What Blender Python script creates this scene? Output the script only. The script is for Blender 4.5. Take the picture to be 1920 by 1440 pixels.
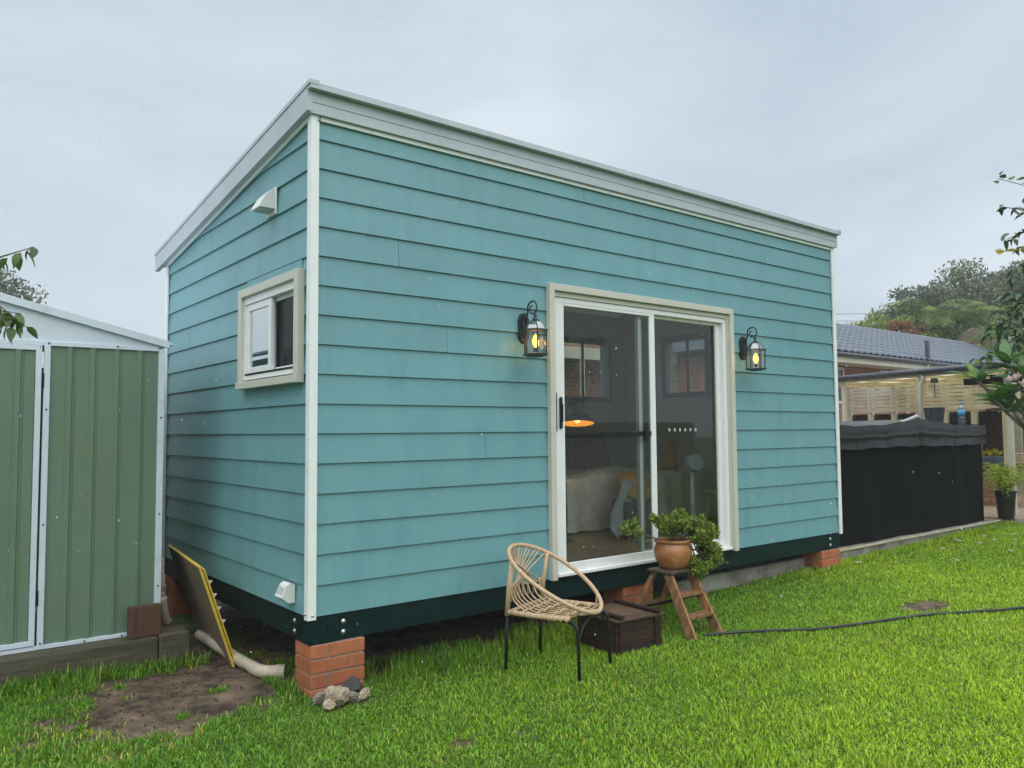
import bpy, bmesh, math, random
import numpy as np
from mathutils import Vector, Matrix, Quaternion

random.seed(7)
rng = np.random.default_rng(11)
for o in list(bpy.data.objects):
    bpy.data.objects.remove(o, do_unlink=True)
scene = bpy.context.scene
col = scene.collection
PI = math.pi
R = math.radians

# ------------------------------------------------------------------ camera
cam_d = bpy.data.cameras.new('camera')
cam = bpy.data.objects.new('camera', cam_d)
col.objects.link(cam)
cam_d.sensor_width = 36.0
cam_d.lens = 36.0 * 1489.5 / 1920.0
cam_d.clip_start = 0.05
cam_d.clip_end = 2000.0
pitch, roll, yaw = 0.0591557, -0.0077787, 0.6715803
fwd = Vector((math.sin(yaw) * math.cos(pitch), math.cos(yaw) * math.cos(pitch), math.sin(pitch)))
rt = Vector((math.cos(yaw), -math.sin(yaw), 0))
up = rt.cross(fwd)
rt2 = rt * math.cos(roll) + up * math.sin(roll)
up2 = -rt * math.sin(roll) + up * math.cos(roll)
m = Matrix.Identity(4)
for i in range(3):
    m[i][0], m[i][1], m[i][2] = rt2[i], up2[i], -fwd[i]
m[0][3], m[1][3], m[2][3] = -2.0055, -4.4554, 1.0854
cam.matrix_world = m
scene.camera = cam

# ------------------------------------------------------------------ sky, sun, exposure
SUN_AZ = math.atan2(-0.42, -0.91)      # light comes from behind the camera, through thin cloud
SUN_EL = R(70)
world = bpy.data.worlds.new('World')
scene.world = world
world.use_nodes = True
wn, wl = world.node_tree.nodes, world.node_tree.links
wn.clear()
w_out = wn.new('ShaderNodeOutputWorld')
w_bg = wn.new('ShaderNodeBackground')
w_sky = wn.new('ShaderNodeTexSky')
w_sky.sky_type = 'NISHITA'
w_sky.sun_disc = False
w_sky.sun_elevation = SUN_EL
w_sky.sun_rotation = SUN_AZ
w_sky.dust_density = 4.0
w_tc = wn.new('ShaderNodeTexCoord')
w_map = wn.new('ShaderNodeMapping')
w_map.inputs['Scale'].default_value = (1.0, 1.0, 2.6)
w_no = wn.new('ShaderNodeTexNoise')
w_no.inputs['Scale'].default_value = 1.9
w_no.inputs['Detail'].default_value = 5.0
w_no.inputs['Roughness'].default_value = 0.5
w_no.inputs['Distortion'].default_value = 0.4
w_ramp = wn.new('ShaderNodeValToRGB')
w_ramp.color_ramp.elements[0].position = 0.36
w_ramp.color_ramp.elements[0].color = (4.55, 5.45, 6.3, 1)
w_ramp.color_ramp.elements[1].position = 0.66
w_ramp.color_ramp.elements[1].color = (6.5, 7.25, 7.85, 1)
w_mix = wn.new('ShaderNodeMixRGB')
w_mix.inputs[0].default_value = 0.92            # overcast: the cloud sheet hides almost all of the blue
wl.new(w_tc.outputs['Generated'], w_map.inputs['Vector'])
wl.new(w_map.outputs['Vector'], w_no.inputs['Vector'])
wl.new(w_no.outputs['Fac'], w_ramp.inputs['Fac'])
wl.new(w_sky.outputs['Color'], w_mix.inputs[1])
wl.new(w_ramp.outputs['Color'], w_mix.inputs[2])
wl.new(w_mix.outputs['Color'], w_bg.inputs['Color'])
w_bg.inputs['Strength'].default_value = 0.0535
wl.new(w_bg.outputs['Background'], w_out.inputs['Surface'])

sun_d = bpy.data.lights.new('sun', 'SUN')
sun_d.energy = 1.5
sun_d.angle = R(110)
sun_d.color = (1.0, 0.97, 0.92)
sun = bpy.data.objects.new('sun', sun_d)
col.objects.link(sun)
s_dir = Vector((math.sin(SUN_AZ) * math.cos(SUN_EL), math.cos(SUN_AZ) * math.cos(SUN_EL), math.sin(SUN_EL)))
sun.rotation_euler = s_dir.to_track_quat('Z', 'Y').to_euler()
sun.location = (-6, -8, 12)

scene.view_settings.view_transform = 'Standard'
scene.view_settings.look = 'None'
scene.view_settings.gamma = 1.0
scene.view_settings.use_curve_mapping = False
scene.view_settings.exposure = 1.17
scene.cycles.use_denoising = True
scene.cycles.max_bounces = 8
scene.cycles.transparent_max_bounces = 24
scene.cycles.volume_bounces = 0

# ------------------------------------------------------------------ materials
MATS = {}


def mat(name, c, rough=0.6, var=0.12, scale=6.0, bump=0.0, bscale=60.0, stretch=(1, 1, 1), spec=0.5,
        metal=0.0, rnd=0.0, c2=None, dirt=None, trans=0.0, attr=None, coat=0.0, dscale=3.0, dpos=(0.5, 0.72), dstretch=None):
    """Procedural painted/plain surface: base colour varied by noise, optional second colour, dirt patches, bump."""
    if name in MATS:
        return MATS[name]
    mt = bpy.data.materials.new(name)
    mt.use_nodes = True
    n, l = mt.node_tree.nodes, mt.node_tree.links
    n.clear()
    out = n.new('ShaderNodeOutputMaterial')
    b = n.new('ShaderNodeBsdfPrincipled')
    b.inputs['Roughness'].default_value = rough
    b.inputs['Metallic'].default_value = metal
    b.inputs['Specular IOR Level'].default_value = spec
    b.inputs['Coat Weight'].default_value = coat
    tc = n.new('ShaderNodeTexCoord')
    mp = n.new('ShaderNodeMapping')
    mp.inputs['Scale'].default_value = stretch
    l.new(tc.outputs['Object'], mp.inputs['Vector'])
    no = n.new('ShaderNodeTexNoise')
    no.inputs['Scale'].default_value = scale
    no.inputs['Detail'].default_value = 6
    no.inputs['Roughness'].default_value = 0.6
    l.new(mp.outputs['Vector'], no.inputs['Vector'])
    if c2 is None:
        lo = tuple(x * (1 - var) for x in c) + (1,)
        hi = tuple(min(1, x * (1 + var)) for x in c) + (1,)
    else:
        lo, hi = tuple(c) + (1,), tuple(c2) + (1,)
    rp = n.new('ShaderNodeValToRGB')
    rp.color_ramp.elements[0].position = 0.3
    rp.color_ramp.elements[1].position = 0.7
    rp.color_ramp.elements[0].color = lo
    rp.color_ramp.elements[1].color = hi
    l.new(no.outputs['Fac'], rp.inputs['Fac'])
    cur = rp.outputs['Color']
    if attr:
        at = n.new('ShaderNodeAttribute')
        at.attribute_name = attr
        mx = n.new('ShaderNodeMixRGB')
        mx.blend_type = 'MULTIPLY'
        mx.inputs[0].default_value = 1.0
        l.new(cur, mx.inputs[1])
        l.new(at.outputs['Color'], mx.inputs[2])
        cur = mx.outputs['Color']
    if rnd > 0:
        oi = n.new('ShaderNodeObjectInfo')
        hs = n.new('ShaderNodeHueSaturation')
        mr = n.new('ShaderNodeMapRange')
        mr.inputs['To Min'].default_value = 1 - rnd
        mr.inputs['To Max'].default_value = 1 + rnd
        l.new(oi.outputs['Random'], mr.inputs['Value'])
        l.new(mr.outputs['Result'], hs.inputs['Value'])
        l.new(cur, hs.inputs['Color'])
        cur = hs.outputs['Color']
    if dirt:
        dn = n.new('ShaderNodeTexNoise')
        dn.inputs['Scale'].default_value = dscale
        dn.inputs['Detail'].default_value = 8
        dn.inputs['Roughness'].default_value = 0.65
        if dstretch:
            dmp = n.new('ShaderNodeMapping')
            dmp.inputs['Scale'].default_value = dstretch
            l.new(tc.outputs['Object'], dmp.inputs['Vector'])
            l.new(dmp.outputs['Vector'], dn.inputs['Vector'])
        else:
            l.new(tc.outputs['Object'], dn.inputs['Vector'])
        dr = n.new('ShaderNodeMapRange')
        dr.inputs['From Min'].default_value = dpos[0]
        dr.inputs['From Max'].default_value = dpos[1]
        l.new(dn.outputs['Fac'], dr.inputs['Value'])
        dm = n.new('ShaderNodeMixRGB')
        dm.inputs[2].default_value = tuple(dirt[:3]) + (1,)
        ml = n.new('ShaderNodeMath')
        ml.operation = 'MULTIPLY'
        ml.inputs[1].default_value = dirt[3] if len(dirt) > 3 else 0.7
        l.new(dr.outputs['Result'], ml.inputs[0])
        l.new(ml.outputs[0], dm.inputs[0])
        l.new(cur, dm.inputs[1])
        cur = dm.outputs['Color']
    l.new(cur, b.inputs['Base Color'])
    if bump > 0:
        bn = n.new('ShaderNodeTexNoise')
        bn.inputs['Scale'].default_value = bscale
        bn.inputs['Detail'].default_value = 5
        l.new(mp.outputs['Vector'], bn.inputs['Vector'])
        bp = n.new('ShaderNodeBump')
        bp.inputs['Strength'].default_value = bump
        bp.inputs['Distance'].default_value = 0.01
        l.new(bn.outputs['Fac'], bp.inputs['Height'])
        l.new(bp.outputs['Normal'], b.inputs['Normal'])
    # roughness breaks up a little, as wet paint does
    rm = n.new('ShaderNodeMapRange')
    rm.inputs['To Min'].default_value = max(0.02, rough - 0.08)
    rm.inputs['To Max'].default_value = min(1, rough + 0.1)
    l.new(no.outputs['Fac'], rm.inputs['Value'])
    l.new(rm.outputs['Result'], b.inputs['Roughness'])
    if trans > 0:
        tr = n.new('ShaderNodeBsdfTranslucent')
        l.new(cur, tr.inputs['Color'])
        ms = n.new('ShaderNodeMixShader')
        ms.inputs[0].default_value = trans
        l.new(b.outputs[0], ms.inputs[1])
        l.new(tr.outputs[0], ms.inputs[2])
        l.new(ms.outputs[0], out.inputs['Surface'])
    else:
        l.new(b.outputs[0], out.inputs['Surface'])
    MATS[name] = mt
    return mt


def glass(name, tint=(0.9, 0.95, 0.93), rough=0.0, ior=1.5, extra=0.0, film=None):
    """Thin pane: transparent with Fresnel reflection; film = (colour, opacity) for an insect screen."""
    mt = bpy.data.materials.new(name)
    mt.use_nodes = True
    n, l = mt.node_tree.nodes, mt.node_tree.links
    n.clear()
    out = n.new('ShaderNodeOutputMaterial')
    tr = n.new('ShaderNodeBsdfTransparent')
    tr.inputs['Color'].default_value = tint + (1,)
    gl = n.new('ShaderNodeBsdfGlossy')
    gl.inputs['Roughness'].default_value = rough
    gl.inputs['Color'].default_value = (1, 1, 1, 1)
    lw = n.new('ShaderNodeLayerWeight')
    lw.inputs['Blend'].default_value = 0.5
    pw = n.new('ShaderNodeMath')
    pw.operation = 'POWER'
    pw.inputs[1].default_value = 5.0
    l.new(lw.outputs['Facing'], pw.inputs[0])
    ad = n.new('ShaderNodeMath')
    ad.operation = 'MULTIPLY_ADD'
    ad.use_clamp = True
    ad.inputs[1].default_value = 0.9
    ad.inputs[2].default_value = 0.022 + extra
    l.new(pw.outputs[0], ad.inputs[0])
    ms = n.new('ShaderNodeMixShader')
    l.new(ad.outputs[0], ms.inputs[0])
    l.new(tr.outputs[0], ms.inputs[1])
    l.new(gl.outputs[0], ms.inputs[2])
    res = ms.outputs[0]
    if film:
        df = n.new('ShaderNodeBsdfDiffuse')
        df.inputs['Color'].default_value = film[0] + (1,)
        m2 = n.new('ShaderNodeMixShader')
        m2.inputs[0].default_value = film[1]
        l.new(res, m2.inputs[1])
        l.new(df.outputs[0], m2.inputs[2])
        res = m2.outputs[0]
    l.new(res, out.inputs['Surface'])
    MATS[name] = mt
    return mt


def emit(name, c, s):
    mt = bpy.data.materials.new(name)
    mt.use_nodes = True
    n, l = mt.node_tree.nodes, mt.node_tree.links
    n.clear()
    out = n.new('ShaderNodeOutputMaterial')
    e = n.new('ShaderNodeEmission')
    e.inputs['Color'].default_value = c + (1,)
    e.inputs['Strength'].default_value = s
    l.new(e.outputs[0], out.inputs['Surface'])
    MATS[name] = mt
    return mt


def brick_mat(name, c1, c2, mortar, scale=1.0, bw=0.24, rh=0.086):
    """Brickwork too far away to pick single bricks out of; mapped by position, walls along x or y."""
    mt = bpy.data.materials.new(name)
    mt.use_nodes = True
    n, l = mt.node_tree.nodes, mt.node_tree.links
    n.clear()
    out = n.new('ShaderNodeOutputMaterial')
    b = n.new('ShaderNodeBsdfPrincipled')
    b.inputs['Roughness'].default_value = 0.85
    tc = n.new('ShaderNodeTexCoord')
    sp = n.new('ShaderNodeSeparateXYZ')
    l.new(tc.outputs['Object'], sp.inputs[0])
    ad = n.new('ShaderNodeMath')
    ad.operation = 'ADD'
    l.new(sp.outputs['X'], ad.inputs[0])
    l.new(sp.outputs['Y'], ad.inputs[1])
    cb = n.new('ShaderNodeCombineXYZ')
    l.new(ad.outputs[0], cb.inputs['X'])
    l.new(sp.outputs['Z'], cb.inputs['Y'])
    br = n.new('ShaderNodeTexBrick')
    br.inputs['Color1'].default_value = c1 + (1,)
    br.inputs['Color2'].default_value = c2 + (1,)
    br.inputs['Mortar'].default_value = mortar + (1,)
    br.inputs['Scale'].default_value = scale
    br.inputs['Brick Width'].default_value = bw
    br.inputs['Row Height'].default_value = rh
    br.inputs['Mortar Size'].default_value = 0.008
    l.new(cb.outputs[0], br.inputs['Vector'])
    l.new(br.outputs['Color'], b.inputs['Base Color'])
    bp = n.new('ShaderNodeBump')
    bp.inputs['Distance'].default_value = 0.01
    bp.inputs['Strength'].default_value = 0.6
    l.new(br.outputs['Fac'], bp.inputs['Height'])
    bp.invert = True
    l.new(bp.outputs['Normal'], b.inputs['Normal'])
    l.new(b.outputs[0], out.inputs['Surface'])
    MATS[name] = mt
    return mt


TEAL = (0.145, 0.330, 0.365)
mat('teal_paint', TEAL, rough=0.42, var=0.05, scale=2.2, bump=0.05, bscale=140, rnd=0.035,
    stretch=(1, 1, 2.0), dirt=(0.102, 0.250, 0.292, 0.55), dscale=1.5, dpos=(0.46, 0.74), dstretch=(3.5, 3.5, 0.8))
mat('white_trim', (0.80, 0.84, 0.84), rough=0.4, var=0.05, scale=5, dirt=(0.36, 0.38, 0.33, 0.5), dscale=4, dpos=(0.56, 0.8))
mat('cream_trim', (0.55, 0.55, 0.48), rough=0.45, var=0.05, scale=5, dirt=(0.35, 0.34, 0.28, 0.45), dscale=5, dpos=(0.55, 0.8))
mat('white_metal', (0.78, 0.80, 0.80), rough=0.35, var=0.04, scale=8, dirt=(0.45, 0.46, 0.44, 0.4), dscale=6, dpos=(0.55, 0.8))
mat('grey_fascia', (0.46, 0.515, 0.56), rough=0.4, var=0.05, scale=4, dirt=(0.30, 0.34, 0.35, 0.5), dscale=3, dpos=(0.5, 0.8))
mat('roof_metal', (0.55, 0.58, 0.58), rough=0.4, var=0.06)
mat('green_steel', (0.004, 0.019, 0.019), spec=0.12, rough=0.55, var=0.25, scale=9, dirt=(0.012, 0.026, 0.024, 0.5), dscale=6)
mat('bolt_steel', (0.55, 0.56, 0.56), rough=0.35, metal=1.0)
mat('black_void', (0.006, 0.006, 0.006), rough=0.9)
mat('brick_red', (0.33, 0.100, 0.040), rough=0.8, c2=(0.45, 0.155, 0.066), scale=14, bump=0.35, bscale=160, rnd=0.14,
    dirt=(0.17, 0.07, 0.045, 0.5), dscale=20, dpos=(0.52, 0.75))
mat('mortar', (0.27, 0.22, 0.18), rough=0.95, var=0.25, scale=40, bump=0.4, bscale=200)
mat('shed_green', (0.124, 0.208, 0.145), rough=0.5, var=0.10, scale=3, stretch=(1, 1, 0.35), bump=0.04, bscale=50,
    dirt=(0.150, 0.205, 0.105, 0.6), dscale=1.6, dpos=(0.46, 0.7))
mat('shed_white', (0.60, 0.68, 0.76), rough=0.4, var=0.05, scale=5, dirt=(0.35, 0.37, 0.34, 0.5), dscale=7, dpos=(0.55, 0.8))
mat('sleeper_wood', (0.052, 0.048, 0.028), rough=0.85, c2=(0.125, 0.11, 0.072), scale=7, stretch=(0.5, 4, 6), bump=0.5, bscale=25,
    rnd=0.15, dirt=(0.035, 0.055, 0.018, 0.7), dscale=5)
mat('brown_block', (0.060, 0.030, 0.018), rough=0.8, c2=(0.115, 0.060, 0.035), scale=9, stretch=(5, 5, 0.7), bump=0.4, bscale=30)
mat('ply_face', (0.13, 0.098, 0.062), rough=0.8, c2=(0.19, 0.145, 0.09), scale=5, bump=0.2)
mat('yellow_edge', (0.50, 0.34, 0.03), rough=0.6, c2=(0.66, 0.47, 0.06), scale=30)
mat('pvc_cream', (0.50, 0.44, 0.34), rough=0.35, var=0.1, scale=14, dirt=(0.16, 0.12, 0.08, 0.7), dscale=9, dpos=(0.5, 0.72))
mat('plastic_white', (0.74, 0.76, 0.72), rough=0.4, var=0.04)
mat('plastic_grey', (0.42, 0.47, 0.50), rough=0.4, var=0.05)
mat('concrete', (0.25, 0.245, 0.21), rough=0.9, c2=(0.40, 0.385, 0.33), scale=3.5, bump=0.5, bscale=45,
    dirt=(0.055, 0.055, 0.042, 0.75), dscale=2.3, dpos=(0.48, 0.68))
mat('rattan', (0.42, 0.285, 0.165), rough=0.55, c2=(0.60, 0.45, 0.29), scale=34, bump=0.35, bscale=120, rnd=0.06)
mat('rattan_wrap', (0.47, 0.325, 0.19), rough=0.5, c2=(0.61, 0.45, 0.29), scale=24, bump=0.35, bscale=140)
mat('black_steel', (0.009, 0.010, 0.011), rough=0.42, var=0.2, spec=0.3)
mat('crate_wood', (0.010, 0.0065, 0.005), rough=0.65, spec=0.3, c2=(0.050, 0.027, 0.016), scale=8, stretch=(1.0, 1.0, 9), bump=0.55, bscale=24, rnd=0.3)
mat('crate_lid', (0.048, 0.028, 0.016), rough=0.55, c2=(0.125, 0.073, 0.042), scale=8, stretch=(1.2, 8, 8), bump=0.5, bscale=24, rnd=0.25)
mat('ladder_wood', (0.13, 0.060, 0.025), rough=0.62, c2=(0.36, 0.195, 0.085), scale=10, stretch=(5, 3, 0.7), bump=0.5, bscale=40,
    dirt=(0.05, 0.03, 0.017, 0.7), dscale=9, rnd=0.15)
mat('ladder_top', (0.05, 0.036, 0.028), rough=0.45, c2=(0.12, 0.09, 0.07), scale=8, stretch=(1, 6, 6), bump=0.4, bscale=30)
mat('terracotta', (0.30, 0.115, 0.040), rough=0.38, c2=(0.44, 0.19, 0.068), scale=5, bump=0.15, bscale=40, stretch=(1, 1, 0.5),
    dirt=(0.44, 0.28, 0.12, 0.75), dscale=9, dpos=(0.5, 0.66), coat=0.25)
mat('soil', (0.035, 0.022, 0.014), rough=0.95, var=0.4, scale=40, bump=0.8, bscale=60)
mat('jade_leaf', (0.21, 0.30, 0.05), rough=0.42, var=0.3, scale=30, trans=0.25, attr='tint')
mat('jade_stem', (0.115, 0.080, 0.055), rough=0.8, var=0.3, scale=30)
mat('hose_black', (0.016, 0.022, 0.022), rough=0.42, var=0.3, scale=30)
mat('stone_tan', (0.27, 0.215, 0.145), rough=0.9, c2=(0.46, 0.39, 0.285), scale=14, bump=0.7, bscale=45, dirt=(0.13, 0.11, 0.085, 0.7), dscale=10)
mat('stone_dark', (0.035, 0.034, 0.036), rough=0.9, c2=(0.075, 0.07, 0.07), scale=16, bump=0.8, bscale=60)
mat('stone_grey', (0.15, 0.125, 0.105), rough=0.9, c2=(0.27, 0.235, 0.20), scale=16, stretch=(1, 4, 4), bump=0.7, bscale=40)
mat('lamp_black', (0.018, 0.021, 0.026), rough=0.42, var=0.3, bump=0.2, bscale=120, spec=0.6)
glass('lamp_glass', tint=(0.93, 0.94, 0.93), extra=0.02)
glass('lamp_dome_glass', tint=(0.75, 0.8, 0.82), extra=0.22)
emit('bulb_glow', (1.0, 0.42, 0.06), 2.6)
emit('filament', (1.0, 0.62, 0.2), 1.6)
glass('pane', tint=(0.90, 0.94, 0.92), extra=0.008)
glass('pane_reflective', tint=(0.60, 0.70, 0.70), extra=0.55)
glass('screen_pane', tint=(0.86, 0.89, 0.88), extra=0.0, film=((0.12, 0.13, 0.13), 0.11))
glass('screen_dark', tint=(0.8, 0.83, 0.82), extra=0.02, film=((0.02, 0.024, 0.03), 0.6))
mat('door_grey', (0.17, 0.19, 0.20), rough=0.5, var=0.08)
mat('room_wall', (0.70, 0.70, 0.66), rough=0.9, var=0.04)
mat('room_floor', (0.16, 0.095, 0.055), rough=0.5, c2=(0.27, 0.175, 0.11), scale=6, stretch=(0.7, 7, 1), rnd=0.1)
mat('linen', (0.68, 0.65, 0.60), rough=0.95, var=0.15, scale=9, bump=0.6, bscale=12)
mat('linen_blue', (0.30, 0.34, 0.37), rough=0.95, var=0.25, scale=10, bump=0.6, bscale=14)
mat('patchwork', (0.13, 0.075, 0.09), rough=0.95, c2=(0.36, 0.29, 0.29), scale=26, bump=0.4, bscale=20)
mat('mustard', (0.55, 0.27, 0.03), rough=0.95, var=0.2, scale=12, bump=0.4, bscale=20)
mat('basket', (0.07, 0.058, 0.05), rough=0.9, var=0.4, scale=40, bump=0.8, bscale=60)
mat('dog_fur', (0.55, 0.34, 0.16), rough=0.9, c2=(0.66, 0.48, 0.28), scale=14)
mat('appliance', (0.44, 0.52, 0.60), rough=0.4, var=0.05)
mat('lamp_gold', (0.75, 0.42, 0.08), rough=0.5, var=0.08)
mat('dark_wood', (0.035, 0.024, 0.018), rough=0.6, var=0.3, stretch=(1, 1, 6))
mat('spa_cloth', (0.0045, 0.0052, 0.0060), spec=0.12, rough=0.75, var=0.35, scale=5, bump=0.1, bscale=220)
mat('spa_vinyl', (0.006, 0.007, 0.009), rough=0.24, var=0.3, scale=4, bump=0.3, bscale=4, spec=0.22)
mat('pergola_cream', (0.58, 0.55, 0.46), rough=0.6, var=0.08, scale=4)
mat('slat_cream', (0.58, 0.56, 0.48), rough=0.7, var=0.12, scale=6, stretch=(1, 1, 4), rnd=0.10, dirt=(0.2, 0.165, 0.11, 0.5), dscale=3)
mat('pale_timber', (0.54, 0.47, 0.33), rough=0.7, c2=(0.68, 0.62, 0.47), scale=5, rnd=0.1, dirt=(0.36, 0.2, 0.08, 0.6), dscale=2.2)
mat('gutter_dark', (0.055, 0.06, 0.08), rough=0.25, var=0.15, spec=0.7)
mat('roof_sheet', (0.90, 0.86, 0.70), rough=0.5, var=0.06, scale=2, trans=0.88)
mat('tile_blue', (0.115, 0.140, 0.185), rough=0.30, var=0.2, scale=3, spec=0.6)
mat('ridge_tile', (0.23, 0.25, 0.30), rough=0.45, var=0.15)
brick_mat('house_brick', (0.24, 0.085, 0.05), (0.31, 0.115, 0.07), (0.30, 0.25, 0.2))
brick_mat('house_brick_brown', (0.22, 0.115, 0.065), (0.30, 0.17, 0.10), (0.11, 0.085, 0.065))
mat('dark_window', (0.010, 0.018, 0.022), rough=0.1, var=0.3, spec=0.6)
mat('paving', (0.30, 0.235, 0.17), rough=0.6, c2=(0.40, 0.325, 0.25), scale=2.5, bump=0.15, bscale=30, dirt=(0.18, 0.14, 0.10, 0.6), dscale=1.4)
mat('gum_leaf', (0.115, 0.150, 0.080), rough=0.6, var=0.25, scale=0.6, trans=0.25, attr='tint')
mat('palm_leaf', (0.150, 0.235, 0.045), rough=0.5, var=0.25, scale=0.6, trans=0.3, attr='tint')
mat('bush_leaf', (0.120, 0.190, 0.045), rough=0.5, var=0.25, scale=0.6, trans=0.3, attr='tint')
mat('rust_leaf', (0.21, 0.125, 0.045), rough=0.6, var=0.25, scale=0.6, trans=0.3, attr='tint')
mat('dead_frond', (0.15, 0.105, 0.075), rough=0.8, var=0.25, scale=2, trans=0.15, attr='tint')
mat('bark', (0.10, 0.08, 0.06), rough=0.9, var=0.35, scale=9, stretch=(3, 3, 0.7), bump=0.5, bscale=20)
mat('bark_grey', (0.17, 0.155, 0.13), rough=0.9, var=0.3, scale=9, bump=0.4, bscale=20)
mat('frangipani_leaf', (0.065, 0.165, 0.030), rough=0.33, var=0.18, scale=7, trans=0.30, rnd=0.35)
mat('frangipani_young', (0.14, 0.27, 0.035), rough=0.35, var=0.18, scale=7, trans=0.35, rnd=0.2)
mat('dark_leaf', (0.040, 0.098, 0.045), rough=0.30, var=0.25, scale=12, trans=0.15, rnd=0.4)
mat('fresh_leaf', (0.095, 0.16, 0.042), rough=0.4, var=0.25, scale=12, trans=0.35, rnd=0.35)
mat('yellow_leaf', (0.40, 0.38, 0.03), rough=0.45, var=0.2, scale=12, trans=0.4, rnd=0.2)
mat('copper_leaf', (0.24, 0.095, 0.055), rough=0.45, var=0.2, scale=12, trans=0.3, rnd=0.2)
mat('petal_pink', (0.72, 0.42, 0.42), rough=0.5, c2=(0.82, 0.66, 0.62), scale=18, trans=0.25)
mat('petal_white', (0.72, 0.64, 0.60), rough=0.6, var=0.1, trans=0.2)
mat('fern_leaf', (0.33, 0.42, 0.030), rough=0.45, var=0.25, scale=6, trans=0.35, attr='tint')
mat('pot_black', (0.010, 0.014, 0.014), rough=0.4)
mat('planter_blue', (0.045, 0.085, 0.095), rough=0.5, var=0.2)
mat('bottle_blue', (0.06, 0.32, 0.62), rough=0.3, var=0.1)
glass('bottle_clear', tint=(0.62, 0.78, 0.88), extra=0.10)
mat('cable', (0.02, 0.02, 0.022), rough=0.6)
mat('dead_leaf', (0.13, 0.07, 0.03), rough=0.8, var=0.4, scale=30)
mat('decal_white', (0.42, 0.46, 0.46), rough=0.6)
mat('rag_blue', (0.16, 0.22, 0.30), rough=0.9, var=0.2)

# ------------------------------------------------------------------ mesh helpers
ORG = {}


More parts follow.
